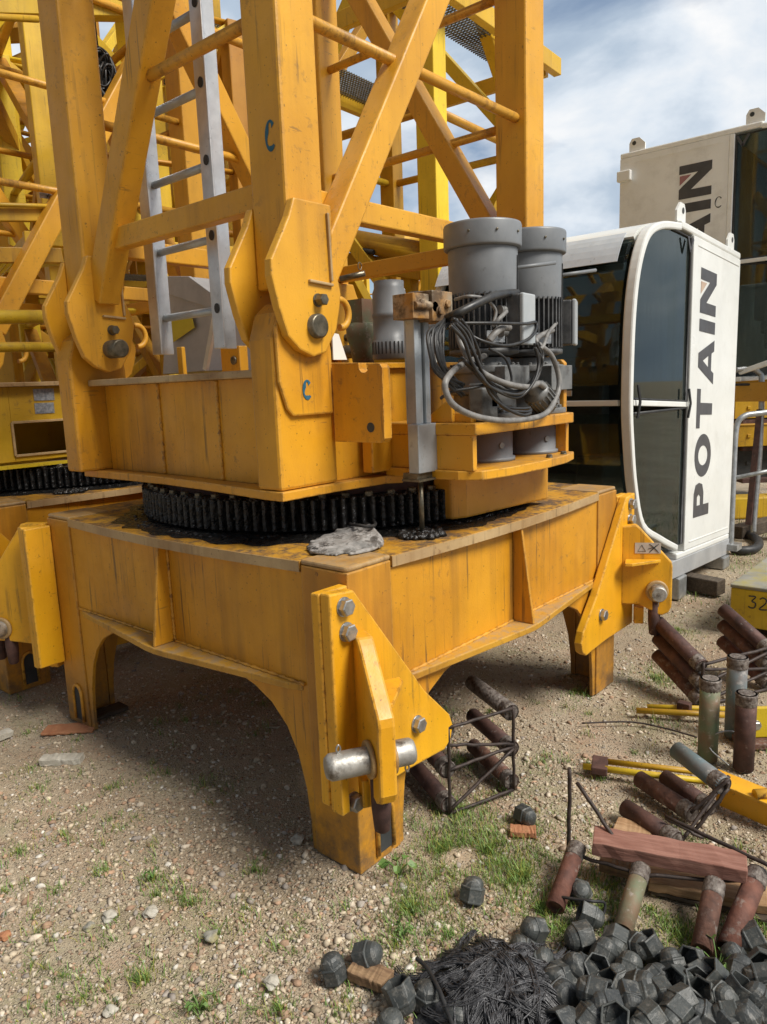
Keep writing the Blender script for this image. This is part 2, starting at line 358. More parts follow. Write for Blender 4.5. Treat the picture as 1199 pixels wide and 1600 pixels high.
# top plate, notched at the corner posts
MB().prism([(x, y, 1.008) for x, y in outl], (0, 0, .036)).build('top_plate', ['deck'], base, .004)
lipm = MB()
for k in ROT:
    ps = [(x-.003, y, 1.006) for x, y in tp]; n = len(ps)
    vs = ps+[(x, y, z+.036) for x, y, z in ps]+[(x+.012, y, z) for x, y, z in ps]+[(x+.012, y, z+.036) for x, y, z in ps]
    fs = []
    for i in range(n-1): fs += [(i, i+1, n+i+1, n+i), (n+i, n+i+1, 3*n+i+1, 3*n+i), (i, 2*n+i, 2*n+i+1, i+1)]
    lipm.add([ROT[k](*v) for v in vs], fs)
lipm.build('plate_edge', ['lip'], base)
arch = [(.235, .0), (.238, .10), (.252, .22), (.285, .34), (.335, .43), (.41, .50), (.50, .543), (.60, .568), (.70, .578)]
for k, fn in ROT.items():
    # side beam: web with the arches of two legs, flange, stiffener
    w = [(.008, .21, 1.007), (.008, .21, 0)]+[(.008, y, z) for y, z in arch]+[(.008, S-y, z) for y, z in arch[::-1]]+[(.008, S-.21, 0), (.008, S-.21, 1.007)]
    MB().prism(w, (.018, 0, 0)).xf(fn).build('side_web', ['beam'], base, .003)
    fl = [(.007, .235), (-.012, .29), (-.075, .80), (-.092, .93), (-.096, .995), (-.092, 1.06), (-.075, 1.19), (-.012, 1.70), (.007, 1.755)]
    MB().prism([(x, y, .584) for x, y in fl], (0, 0, .026)).xf(fn).build('lower_flange', ['flange'], base, .004)
    MB().prism([(.007, .988, .611), (-.088, .988, .611), (-.034, .988, 1.006), (.007, .988, 1.006)], (0, .014, 0)).xf(fn).build('stiffener', ['yellow'], base, .003)
    wb = MB()
    for a, b in (((.004, .225, .613), (.004, .98, .613)), ((.004, 1.01, .613), (.004, 1.765, .613)), ((.004, .985, .615), (.004, .985, 1.0))):
        p = [V(a)+(V(b)-V(a))*i/40 for i in range(41)]; wb.tube(p, [.006+.0025*math.sin(i*2.4) for i in range(41)], 6)
    wb.xf(fn).build('weld_bead', ['yellow'], base)
    # L-shaped corner post with cap
    L = [(0, 0, 0), (.21, 0, 0), (.21, .02, 0), (.02, .02, 0), (.02, .21, 0), (0, .21, 0)]
    MB().prism(L, (0, 0, 1.03)).xf(fn).build('corner_post', ['post'], base, .005)
    MB().prism([(0.002, .012, 1.0305), (.012, .002, 1.0305), (.212, .002, 1.0305), (.212, .212, 1.0305), (.002, .212, 1.0305)], (0, 0, .018)).xf(fn).build('post_cap', ['lip'], base, .008)
    # drain slot with raised rim near the foot
    u = [(.085, 0, .03)]+[(.085, 0, .16)]+[(.125-.04*math.cos(a), 0, .16+.05*math.sin(a)) for a in np.linspace(.4, PI-.4, 6)]+[(.165, 0, .16), (.165, 0, .03)]
    sl = MB().prism([(x, -.0035, z) for x, _, z in u], (0, .003, 0), 1)  # flat dark plate paints the shade inside the slot
    sl.tube([(x, -.006, z) for x, _, z in u], .008, 8, 0, caps=True)
    if k != 'left': sl.xf(fn).build('drain_slot', ['yellow', 'dark_inside'], base)
    else: sl.xf(lambda x, y, z: (y, S-x, z)).build('drain_slot', ['yellow', 'dark_inside'], base)

def bracket(fn, tall=False):
    """bolted connection bracket on a leg; near-corner coordinates, mirrored by fn"""
    br = MB()
    pl = [(-.125, 1.0), (-.02, .99), (.315, .55), (.455, .41), (.475, .36), (.46, .31), (.42, .285), (.36, .29), (.20, .30), (-.125, .30)]
    br.prism([(x, -.045, z) for x, z in pl], (0, .041, 0))
    br.box((-.128, -.0035, .31), (-.0025, .034, .995))
    p = br.xf(fn).build('bracket_plate', ['yellow_new'], base, .006)
    bl = MB()
    for x, z in ((-.068, .95), (-.062, .87), (.262, .448)): bl.hexbolt((x, -.046, z), (0, -1, 0), .027, .026)
    for i, (x, z) in enumerate(((-.068, .95), (-.062, .87), (.262, .448))):
        MB().hexbolt((x, -.046, z), (0, -1, 0), .027, .026).xf(fn).build('bolt', ['steel'], p)
    o_ = V(-.5, -.866, 0); pd = V(.866, -.5, 0); B = V(-.005, -.046, 0)
    q = lambda s_, z, t=0: B+o_*s_+pd*t+V(0, 0, z)
    if not tall:
        prof = [(-.02, .85), (.055, .855), (.075, .835), (.225, .665), (.23, .64), (.23, .43), (.215, .40), (.185, .385), (.155, .39), (.13, .41), (.07, .44), (-.02, .44)]
    else:
        prof = [(-.02, 1.0), (.10, 1.0), (.28, .77), (.40, .62), (.40, .44), (.36, .40), (.25, .40), (.12, .39), (.07, .37), (.045, .33), (.03, .27), (-.02, .27)]
    MB().prism([q(s_, z, -.027) for s_, z in prof], pd*.054).xf(fn).build('lug_plate', ['yellow_new'], base, .008)
    sh = MB()
    for t in (1,):
        sh.prism([q(.0, .665, .03*t), q(.17, .665, .03*t), q(.165, .665, .045*t), q(.02, .665, .13*t), q(-.015, .665, .13*t)], (0, 0, .016))
    if not tall: sh.xf(fn).build('gusset', ['yellow_new'], base, .003)
    c = q(.155 if not tall else .27, .515 if not tall else .47)
    cl = MB()
    cl.lathe(c+pd*.028, pd, [(.056, 0), (.056, .012), (.047, .013)], 24); cl.lathe(c-pd*.028, -pd, [(.056, 0), (.056, .012), (.047, .013)], 24)
    cl.xf(fn).build('pin_boss', ['lip'], base)
    pin = MB().lathe(c-pd*.165, pd, [(.030, 0), (.039, .012), (.040, .02), (.040, .25), (.039, .262), (.034, .27)], 26).xf(fn).build('pin', ['pinsteel'], base)
    cp = MB()
    for t in (-.125, .085):
        a = c+pd*t; sgn = 1 if t < 0 else -1
        cp.tube(smooth_path([a+V(0, 0, .038*sgn), a+V(.006, -.002, .052*sgn), a+V(.0, 0, .064*sgn), a+V(-.007, .002, .052*sgn), a+V(-.002, 0, .036*sgn)], 5), .0028, 6)
    cp.xf(fn).build('split_pin', ['steel'], base)
    tp_ = MB(); t0 = q(.15 if not tall else .25, .47)
    tp_.tube([t0, t0-V(0, 0, .12), t0-V(0, 0, .19), t0-V(0, 0, .197)], [.031, .030, .024, .016], 16)
    tp_.xf(fn).build('taper_pin', ['rusty_dark'], base)
    if not tall:
        lk = MB(); p1_ = ony(572, 1235, -.10); p2_ = ony(533, 1240, -.07)
        lk.obox(p1_, (.014, -.008, 0), (.012, .02, 0), (0, 0, .045)); lk.obox(p2_, (.016, 0, 0), (0, .022, 0), (0, 0, .06))
        lk.xf(fn).build('locking_plate', ['yellow_new'], base, .003)
        MB().hexbolt(V(ony(552, 1252, -.075)), (0, -1, 0), .027, .03).xf(fn).build('bolt', ['steel'], p)
bracket(ROT['near'])
bracket(lambda x, y, z: (S-x, y, z))
bracket(lambda x, y, z: (x, S-y, z), tall=True)
bracket(lambda x, y, z: (S-x, S-y, z))
# warning sticker on the right-hand lug
pdr = V(.866, .5, 0); orr = V(.5, -.866, 0); Br = V(1.995, -.046, 0)
def rq(s_, z, t=-.0285): return Br+orr*s_+pdr*t+V(0, 0, z)
st = MB().prism([rq(.045, .71), rq(.17, .71), rq(.17, .765), rq(.045, .765)], pdr*-.001)
tr = lambda c, r: [rq(c+r*math.sin(a), .732+r*math.cos(a), -.0298) for a in (0, 2*PI/3, 4*PI/3)]
st.tube(tr(.078, .022), .0016, 5, 1, closed=True); st.beam(rq(.078, .728, -.0298), rq(.078, .742, -.0298), .003, .002, mi=1); st.beam(rq(.078, .7235, -.0298), rq(.078, .7255, -.0298), .003, .002, mi=1)
for a, b in (((.115, .715), (.16, .76)), ((.16, .715), (.115, .76)), ((.118, .722), (.148, .752)), ((.125, .752), (.155, .722)), ((.11, .735), (.14, .742))):
    st.beam(rq(a[0], a[1], -.0298), rq(b[0], b[1], -.0298), .004, .002, mi=1)
st.build('warning_sticker', ['sticker', 'ink'], base)

# ------------------------------------------------------------------ 2. slewing ring
RC = V(.98, 1.02); 
ring = thing('slewing_ring', 'black greased toothed slewing ring lying between the base and the turning platform', 'slewing ring', (RC[0], RC[1], 1.045))
def ringm(r0, r1, z0, z1, teeth=0):
    m = MB(); n = teeth*6 if teeth else 128
    rr = []
    for i in range(n):
        if teeth:
            ph = (i % 6); rr.append((r1-.003, r1, r1-.003, r1-.02, r1-.036, r1-.02)[ph])
        else: rr.append(r1)
    vs = []
    for z in (z0, z1):
        vs += [(RC[0]+rr[i]*math.cos(2*PI*i/n), RC[1]+rr[i]*math.sin(2*PI*i/n), z) for i in range(n)]
        vs += [(RC[0]+r0*math.cos(2*PI*i/n), RC[1]+r0*math.sin(2*PI*i/n), z) for i in range(n)]
    fs = []
    for i in range(n):
        j = (i+1) % n
        fs += [(i, j, 2*n+j, 2*n+i), (n+i, 3*n+i, 3*n+j, n+j), (2*n+i, 2*n+j, 3*n+j, 3*n+i), (i, n+i, n+j, j)]
    return m.add(vs, fs)
ringm(.6, .893, 1.065, 1.185, 146).build('gear_ring', ['grease'], ring, .004)
ringm(.55, .80, 1.186, 1.222).build('bearing_race', ['rusty_dark'], ring)
ringm(.62, .83, 1.0445, 1.0645).build('ring_seat', ['grease'], ring)
for i in range(60):
    a = 2*PI*i/60; MB().hexbolt((RC[0]+.85*math.cos(a), RC[1]+.85*math.sin(a), 1.186), (0, 0, 1), .017, .016).build('ring_bolt', ['oldsteel'], ring)
gb = MB()
for i in range(650):
    a = rng.uniform(0, 2*PI); r = .89+abs(rng.normal(0, .022)); z = 1.045; s_ = rng.uniform(.004, .012)
    c = V(RC[0]+r*math.cos(a), RC[1]+r*math.sin(a), z)
    if min(c[0], c[1], S-c[0], S-c[1]) < -.05: continue
    gb.tube([c+V(0, 0, -.002), c+V(rng.normal(0, s_*.4), rng.normal(0, s_*.4), s_*.45), c+V(rng.normal(0, s_*.6), rng.normal(0, s_*.6), s_*.7)], [s_*rng.uniform(.9, 1.8), s_*.9, s_*.25], 7)
for i in range(380):
    a = rng.uniform(0, 2*PI); r = rng.uniform(.85, .895); z = rng.choice([1.185, 1.185, 1.07+rng.uniform(0, .11)]); s_ = rng.uniform(.003, .007)
    c = V(RC[0]+r*math.cos(a), RC[1]+r*math.sin(a), z)
    gb.tube([c-V(0, 0, s_), c, c+V(0, 0, s_)], [s_*.5, s_*1.2, s_*.4], 6)
gb.build('grease_lumps', ['grease'], ring)
# grease spread on the deck
gs = MB(); NA = 160
for lay in range(2):
    inn_, out_ = [], []
    for i in range(NA):
        a = 2*PI*i/NA; k = .5+.5*mnoise.noise(Vector((math.cos(a)*3.1+lay*7, math.sin(a)*3.1, 2)))+.35*mnoise.noise(Vector((math.cos(a)*13, math.sin(a)*13, lay)))
        ro = .905+.015*(1-lay)+(.11+.05*max(0, -math.cos(a-.15)))*max(0, k)*(1 if lay == 0 else .6); x, y = RC[0]+ro*math.cos(a), RC[1]+ro*math.sin(a)
        x, y = min(max(x, -.02), S+.02), min(max(y, -.02), S+.02)
        out_.append((x, y, 1.0455)); inn_.append((RC[0]+.80*math.cos(a), RC[1]+.80*math.sin(a), 1.0455+.006*(lay+1)))
    mid_ = [(i_[0]*.25+o_[0]*.75, i_[1]*.25+o_[1]*.75, 1.0485+.004*lay) for i_, o_ in zip(inn_, out_)]
    vs = out_+mid_+inn_; gs.add(vs, [(r_*NA+i, r_*NA+(i+1) % NA, (r_+1)*NA+(i+1) % NA, (r_+1)*NA+i) for r_ in range(2) for i in range(NA)], 0, True)
gs.build('grease_smear', ['grease'], ring)

# ------------------------------------------------------------------ 3. turning platform with slewing motors
plat = thing('slewing_platform', 'yellow turning platform on the slewing ring carrying two grey upright motors', 'crane platform', (1, 1, 1.22))
bp = [(.13, 1.83), (.125, 1.15), (.10, .85), (.045, .42), (.045, .325), (.30, .325), (.55, .30), (.60, .255), (.60, .5), (1.30, .5), (1.30, .33), (1.87, .33), (1.87, 1.83)]
MB().prism([(x, y, 1.2225) for x, y in bp], (0, 0, .032)).build('bottom_plate', ['yellow'], plat, .004)
lw = [(.205, 1.70), (.20, 1.25), (.185, 1.0), (.165, .80), (.15, .462)]
lm = MB(); n = len(lw)
lm.prism([(x, y, 1.255) for x, y in lw]+[(x+.016, y, 1.255) for x, y in lw[::-1]], (0, 0, .385))
lm.build('side_web', ['yellow'], plat, .002)
for y, x in ((1.25, .20), (.80, .165)):
    p = [(x-.003, y, 1.256+.382*i/40) for i in range(41)]; MB().tube(p, [.007+.003*math.sin(i*2.1) for i in range(41)], 6).build('weld_bead', ['yellow'], plat)
MB().box((.125, .462, 1.6405), (.62, 1.70, 1.668)).build('top_flange', ['lip'], plat, .004)
fw = MB(); fw.prism([(.30, .36, 1.2555), (1.85, .36, 1.2555), (1.85, .36, 1.66), (.30, .36, 1.66)], (0, .018, 0)); fw.box((.30, .335, 1.6605), (1.85, .55, 1.682)); fw.build('front_web', ['yellow'], plat, .003)
bw = MB(); bw.box((.33, 1.76, 1.2555), (1.85, 1.78, 1.66)); bw.box((1.80, .40, 1.2555), (1.82, 1.75, 1.66)); bw.build('rear_web', ['yellow'], plat, .003)
def column(x0, y0, mir, name='lug_column'):
    m = MB()
    pr = [(0, 1.2555), (0, 1.76), (.03, 1.845), (.075, 1.88), (.20, 1.88), (.26, 1.82), (.275, 1.72), (.275, 1.2555)]
    if mir: pr = [(.275-a, b) for a, b in pr]
    m.prism([(x0+a, y0, b) for a, b in pr], (0, .125, 0))
    return m.build(name, ['yellow'], plat, .012)
for x0, y0, mi in ((.05, .335, 0), (.05, 1.705, 0), (1.64, .335, 1), (1.64, 1.705, 1)): column(x0, y0, mi)
pad = [(.052, 1.80), (.085, 1.845), (.30, 1.845), (.30, 1.505), (.11, 1.505), (.085, 1.53), (.055, 1.62)]
MB().prism([(x, .318, z) for x, z in pad], (0, .0165, 0)).build('wear_pad', ['yellow'], plat, .007)
def letterC(c, w, h, thick, ud, vd, nd, name, parent, mat='blue_mark'):
    c, ud, vd, nd = V(c), V(ud), V(vd), V(nd)
    an = np.linspace(.75, 2*PI-.75, 22); o, i_ = [], []
    for a in an:
        d_ = thick*(.8+.3*math.sin(a*3)); o.append(c+ud*w*math.cos(a)+vd*h*math.sin(a)); i_.append(c+ud*(w-d_)*math.cos(a)+vd*(h-d_)*math.sin(a))
    m = MB()
    for k in range(len(an)-1): m.prism([o[k], o[k+1], i_[k+1], i_[k]], nd*.0008)
    return m.build(name, [mat], parent)
c = ony(481, 609, .3165); letterC((c[0], .3165, c[2]), .022, .034, .014, (1, 0, 0), (0, 0, 1), (0, -1, 0), 'paint_mark', plat)
# hanging lug plate on the near column
hl = MB(); hp = [(.318, 1.68), (.22, 1.675), (.19, 1.675), (.188, 1.655), (.178, 1.643), (.163, 1.64), (.15, 1.648), (.147, 1.67), (.095, 1.668), (.085, 1.655), (.085, 1.42), (.10, 1.405), (.318, 1.405)]
hl.prism([(.30, y, z) for y, z in hp], (.04, 0, 0)); hl.lathe((.2996, .145, 1.457), (-1, 0, 0), [(.017, 0), (.017, .001)], 18, 1)  # dark disc paints the shaded hole; the plate is not pierced
hl.build('hanging_lug', ['yellow', 'dark_inside'], plat, .004)
MB().box((.46, .285, 1.275), (.60, .335, 1.44)).build('cover_plate', ['yellow'], plat, .004)
# motor bracket: two slabs, cheek plates and pinion housing
up = [(.57, -.10), (1.31, -.10), (1.34, -.06), (1.34, .34), (.57, .34)]
MB().prism([(x, y, 1.412) for x, y in up], (0, 0, .042)).build('upper_slab', ['yellow'], plat, .004)
lo = [(.56, .31)]+[(.56, -.03), (.60, -.105), (.75, -.135), (1.0, -.14), (1.20, -.125), (1.345, -.085), (1.345, .325), (.61, .325)]
MB().prism([(x, y, 1.252) for x, y in lo], (0, 0, .034)).build('lower_slab', ['yellow'], plat, .004)
ck = MB(); ck.box((.575, -.085, 1.2865), (.60, .33, 1.4115)); ck.box((1.30, -.07, 1.2865), (1.325, .33, 1.4115)); ck.box((.61, .30, 1.2865), (1.29, .325, 1.4115)); ck.build('cheek_plate', ['yellow'], plat, .002)
hs = [(.74, .13), (.80, .10), (1.22, .065), (1.36, .045), (1.38, .07), (1.36, .22), (.74, .22)]
MB().prism([(x, y, 1.066) for x, y in hs], (0, 0, .185)).build('pinion_housing', ['deck'], plat, .01)
MB().prism([(1.30, -.06, 1.4545), (1.30, .02, 1.4545), (1.30, .02, 1.66), (1.30, .005, 1.675), (1.30, -.045, 1.675), (1.30, -.06, 1.66)], (.028, 0, 0)).build('stop_plate', ['yellow'], plat, .005)
sq = MB()
for x, y in ((1.08, -.11), (1.22, -.10)): sq.hexbolt((x, y, 1.287), (0, 0, 1), .012, .012)
sq.build('slab_bolts', ['oldsteel'], plat)
gt = MB(); gt.prism([(.60, .02, 1.4545), (.60, .02, 1.53), (.60, .05, 1.53), (.60, .16, 1.4545)], (.02, 0, 0)); gt.box((.62, -.05, 1.4545), (.76, .10, 1.49)); gt.build('foot_gusset', ['yellow'], plat, .004)

def motor(cx, cy, zc, e, ax):
    m = MB()
    m.lathe((cx, cy, 1.715), (0, 0, 1), [(.112, 0), (.116, .01), (.116, .215), (.10, .22)], 40)
    for i in range(40):
        a = 2*PI*i/40; d = V(math.cos(a), math.sin(a), 0); m.obox(V(cx, cy, 1.825)+d*.122, d*.014, V(-d[1], d[0], 0)*.0028, (0, 0, .10))
    m.lathe((cx, cy, 1.69), (0, 0, 1), [(.09, 0), (.135, .01), (.135, .028), (.11, .03)], 32)
    body = m.build('slewing_motor', ['motor_dark'], plat)
    f = MB(); zt = zc
    f.lathe((cx, cy, 1.915), (0, 0, 1), [(.128, 0), (.131, .003), (.133, zt-.105-1.915)], 48)
    f.lathe((cx, cy, zt-.105), (0, 0, 1), [(.138, 0), (.1475, .004), (.1485, .012), (.1485, .083), (.146, .09), (.143, .092), (.138, .086)], 48)
    for a in (-2.2, -1.5, -2.9): 
        d = V(math.cos(a), math.sin(a), 0); f.lathe(V(cx, cy, zt-.055)+d*.148, d, [(.005, 0), (.005, .006)], 8, 1)
    f.build('fan_cowl', ['motor', 'oldsteel'], body, .002)
    rp_ = MB(); dn = nrm((-.62, -.78, 0)); rp_.obox(V(cx, cy, 1.76)+dn*.1405, V(-dn[1], dn[0], 0)*.035, dn*.001, (0, 0, .022)); rp_.build('rating_plate', ['plate_grey'], body)
    s_ = MB(); d = nrm((-.25, -1, 0)); t_ = V(-d[1], d[0], 0)
    s_.obox(V(cx, cy, 1.985)+nrm((.35, -1, 0))*.1335, nrm((1, .35, 0))*.006, nrm((.35, -1, 0))*.002, (0, 0, .075)); s_.build('cowl_slot', ['rubber'], body)
    l = MB(); st_ = V(cx, cy, 2.015)+nrm((.35, -1, 0))*.13; l.tube([st_, st_+V(.19, -.06, .028)], .0075, 10); l.build('brake_lever', ['motor'], body)
    b = MB(); e = V(e); ax = nrm(ax); sx = V(-ax[1], ax[0], 0)
    b.obox(e-ax*.03, sx*.056, ax*.055, (0, 0, .092), 1); b.obox(e+ax*.034, sx*.058, ax*.009, (0, 0, .094), 0)
    b.build('terminal_box', ['box', 'motor_dark'], body, .006)
    for dz, r in ((.035, .017), (-.045, .021)):
        g = MB(); p0 = e-ax*.035-sx*.055+V(0, 0, dz); g.lathe(p0, -sx, [(r, 0), (r, .012), (r*.8, .013), (r*.8, .03), (r*.95, .031), (r*.95, .045)], 12)
        g.build('cable_gland', ['casting'], body)
    x = MB()
    x.lathe((cx, cy, 1.4545), (0, 0, 1), [(.150, 0), (.150, .022), (.125, .024), (.122, .09), (.140, .095), (.140, .118), (.118, .12), (.116, .17), (.14, .176), (.14, .20), (.105, .202), (.10, .232)], 36)
    for i in range(12):
        a = 2*PI*i/12; d = V(math.cos(a), math.sin(a), 0)
        x.hexbolt(V(cx, cy, 1.478)+d*.138, (0, 0, 1), .009, .012); x.hexbolt(V(cx, cy, 1.655)+d*.128, (0, 0, 1), .008, .010)
    x.obox((cx, cy-.09, 1.60), (.09, 0, 0), (0, .06, 0), (0, 0, .05))
    x.build('gearbox', ['casting'], body, .003)
    r = MB(); r.lathe((cx, cy, 1.2865), (0, 0, 1), [(.118, 0), (.118, .014), (.108, .016), (.108, .125)], 36); r.lathe((cx-.04, cy-.099, 1.35), (-.3, -1, 0), [(.012, 0), (.012, .006)], 10)
    r.build('reducer_drum', ['motor'], body)
    return body
_e1 = ony(812, 500, -.06); _e2 = ony(886, 505, -.02)
motor(.915, .085, 2.195, _e1, (.12, -1, 0)); motor(1.255, .075, 2.205, _e2, (.42, -1, 0))
# brake unit and small geared motor lying between
sm_ = MB(); sm_.obox((.78, -.03, 1.545), (.075, 0, 0), (0, .05, 0), (0, 0, .045)); sm_.obox((.70, -.05, 1.515), (.05, 0, 0), (0, .03, 0), (0, 0, .06))
sm_.build('brake_block', ['casting'], plat, .006)
sm2 = MB(); a0 = V(ony(828, 600, -.07)); dd = nrm(ony(868, 648, -.07)-a0)
sm2.lathe(a0, dd, [(.02, 0), (.028, .005), (.028, .05), (.05, .055), (.050, .06), (.050, .16), (.04, .17)], 20)
for i in range(18):
    a = 2*PI*i/18; u = nrm(np.cross(dd, (0, 0, 1))); w = np.cross(dd, u); d = u*math.cos(a)+w*math.sin(a)
    sm2.obox(a0+dd*.11+d*.052, d*.005, np.cross(d, dd)*.002, dd*.045)
sm2.build('encoder_motor', ['casting'], plat)
# pump motor and hydraulic bits behind the greaser post
pm = MB(); c0 = V(ony(610, 500, .62)); 
zb, ztp = ony(610, 562, .62)[2], ony(610, 440, .62)[2]
pm.lathe((c0[0], c0[1], zb), (0, 0, 1), [(.077, 0), (.082, .004), (.082, .085), (.076, .088), (.074, .18), (.077, .184), (.077, .20), (.074, .204), (.074, ztp-zb-.05), (.066, ztp-zb-.03), (.066, ztp-zb)], 32)
for i in range(28):
    a = 2*PI*i/28; d = V(math.cos(a), math.sin(a), 0); pm.obox(V(c0[0], c0[1], zb+.05)+d*.0822, d*.0009, V(-d[1], d[0], 0)*.003, (0, 0, .026), 1)
pm.build('fan_motor', ['motor', 'rubber'], plat)
mm = MB(); c1 = V(ony(655, 470, .75)); mm.lathe((c1[0], c1[1], 1.67), (0, 0, 1), [(.07, 0), (.075, .18), (.085, .19), (.085, .22), (.07, .23), (.07, .30), (.085, .31), (.085, .345), (.06, .36), (.05, .365)], 24); mm.build('hoist_motor', ['motor_dark'], plat)
m3 = MB(); c2 = V(ony(565, 480, .85)); m3.lathe((c2[0], c2[1], 1.70), (0, 0, 1), [(.05, 0), (.06, .08), (.075, .12), (.075, .18), (.04, .19)], 20); m3.obox((c2[0], c2[1], 1.93), (.05, 0, 0), (0, .05, 0), (0, 0, .06)); m3.build('oil_pump', ['pipe_green'], plat)
wt = MB(); wc = V(ony(628, 458, .60)); wt.tube([wc+V(.02*math.cos(a), 0, .02*math.sin(a)) for a in np.linspace(.6, 5.6, 12)], .008, 8); wt.build('hose_clip', ['white'], plat)
# greaser post with rusty clamp
gp = MB(); y0 = .10; xs = ony(657, 600, y0)[0]; zt, zm, zb = ony(657, 495, y0)[2], ony(657, 662, y0)[2], ony(657, 738, y0)[2]
gp.box((xs-.040, y0-.012, zm), (xs-.016, y0+.028, zt)); gp.box((xs-.010, y0-.002, zm), (xs+.012, y0+.028, zt)); gp.box((xs+.018, y0-.012, zm), (xs+.045, y0+.028, zt)); gp.box((xs-.040, y0+.029, zm), (xs+.045, y0+.034, zt))
gp.build('rail_post', ['alu_dull'], plat, .002)
MB().box((xs-.054, y0-.028, zb), (xs+.056, y0+.02, zm-.0005)).build('post_shoe', ['alu_dull'], plat, .003)
gf = MB(); gf.box((xs-.05, y0-.015, zb-.022), (xs+.05, y0+.05, zb-.0005)); gf.box((xs-.058, y0-.03, zb-.03), (xs+.06, y0+.05, zb-.0225)); gf.cyl((xs, y0+.01, 1.05), (xs, y0+.01, zb-.0305), .0095); gf.build('sensor_rod', ['oldsteel'], plat)
gg = MB()
for i in range(70):
    a = rng.uniform(0, 2*PI); r_ = .075*math.sqrt(rng.random()); c = V(xs+r_*math.cos(a)*1.2, y0+.01+r_*math.sin(a), 1.05); q_ = rng.uniform(.006, .016)
    gg.tube([c-V(0, 0, .004), c+V(rng.normal(0, .003), 0, q_*.7), c+V(rng.normal(0, .004), 0, q_*1.2)], [q_*1.4, q_, q_*.2], 7)
gg.build('grease_heap', ['grease'], ring)
for a, b in ((.05, .002), (-.06, .002)): pass
cl = MB(); zc = (ony(657, 463, y0)[2]+ony(657, 500, y0)[2])/2
cl.obox((xs-.045, y0-.005, zc), (.045, 0, 0), (0, .045, 0), (0, 0, .042)); cl.obox((xs+.062, y0-.012, zc+.003), (.06, 0, 0), (0, .05, 0), (0, 0, .052))
cl.cyl((xs-.085, y0-.051, zc), (xs+.005, y0-.051, zc+.004), .014); cl.cyl((xs+.02, y0-.062, zc), (xs+.02, y0+.03, zc), .02); cl.hexbolt((xs-.05, y0-.05, zc+.01), (0, -1, 0), .014, .014); cl.hexbolt((xs+.04, y0-.063, zc-.014), (0, -1, 0), .015, .012); cl.hexbolt((xs+.085, y0-.063, zc+.012), (0, -1, 0), .015, .012)
cl.build('rusty_clamp', ['rusty_clamp'], plat, .006)
# hoses and cables: photographed loops, each at its own depth in front of the motors
def hose(pts, r, mat, dep=None, n=10, name='hose'):
    P = []
    for q in pts:
        y = q[2] if len(q) > 2 else -.12
        P.append(ony(q[0], q[1], y))
    return MB().tube(smooth_path(P, 8), r, n).build(name, [mat], plat)
hose([(712, 500, -.02), (722, 540, -.07), (745, 575, -.12), (785, 597, -.15), (825, 605, -.15), (845, 600, -.12), (868, 625, -.06)], .0108, 'cable_grey')
hose([(760, 555, .02), (722, 570, -.08), (700, 590, -.13), (697, 610, -.14), (712, 635, -.15), (750, 652, -.15), (800, 657, -.15), (850, 648, -.14), (870, 620, -.12), (874, 590, -.11), (862, 555, -.10), (838, 533, -.08), (855, 520, -.06), (872, 514, -.03)], .0108, 'cable_grey')
hose([(700, 497, .0), (715, 490, -.06), (745, 475, -.09), (775, 462, -.09), (808, 457, -.03)], .015, 'cable_black')
hose([(765, 533, -.09), (775, 520, -.10), (786, 512, -.10), (796, 512, -.08)], .013, 'cable_grey')
hose([(770, 510, -.08), (781, 498, -.10), (792, 487, -.09)], .008, 'cable_grey')
hose([(870, 505, -.05), (858, 520, -.08), (850, 540, -.1), (845, 545, -.1)], .007, 'cable_grey')
hose([(712, 468, .02), (735, 463, -.06), (760, 468, -.07), (775, 485, -.08), (772, 505, -.08)], .006, 'cable_grey')
hose([(715, 505, -.05), (770, 505, -.11), (820, 506, -.13), (838, 504, -.1), (836, 520, -.12), (820, 533, -.13), (790, 540, -.13), (755, 533, -.1), (730, 520, -.06)], .006, 'cable_black')
blk = [(716, 495), (733, 520), (747, 550), (760, 580), (785, 600), (815, 606), (838, 590), (848, 560), (842, 535)]
for k in range(6):
    j = lambda s_: rng.uniform(-s_, s_)
    hose([(x+j(5)-k*1.5, y+j(4)+k*2.2, -.10-.012*k+j(.012)) for x, y in blk], .0058, 'cable_black', n=8, name='cable')
blk2 = [(725, 560), (750, 585), (768, 610), (790, 632), (815, 642), (832, 640)]
for k in range(4): hose([(x+rng.uniform(-4, 4), y+rng.uniform(-4, 4)+k*2, -.12-.01*k) for x, y in blk2], .0055, 'cable_black', n=8, name='cable')
for k in range(13):
    x0 = rng.uniform(676, 700); sw = rng.uniform(4, 26)
    pts = [(rng.uniform(690, 712), 498+rng.uniform(-6, 6), .0), (x0-sw*.4, 520+rng.uniform(-6, 6), -.03), (x0-sw*.35, 555+rng.uniform(-8, 8), -.05), (x0+6, 585+rng.uniform(-8, 14), -.06), (718+rng.uniform(-8, 12), 606+rng.uniform(-10, 14), -.07)]
    hose(pts, .0055, 'cable_black', n=8, name='cable')
hose([(765, 545, -.05), (790, 560, -.08), (800, 590, -.09), (797, 605, -.09)], .005, 'cable_black', n=8, name='cable')
hose([(690, 622, .0), (706, 612, -.06), (740, 606, -.1), (775, 596, -.12)], .006, 'cable_black', n=8, name='cable')

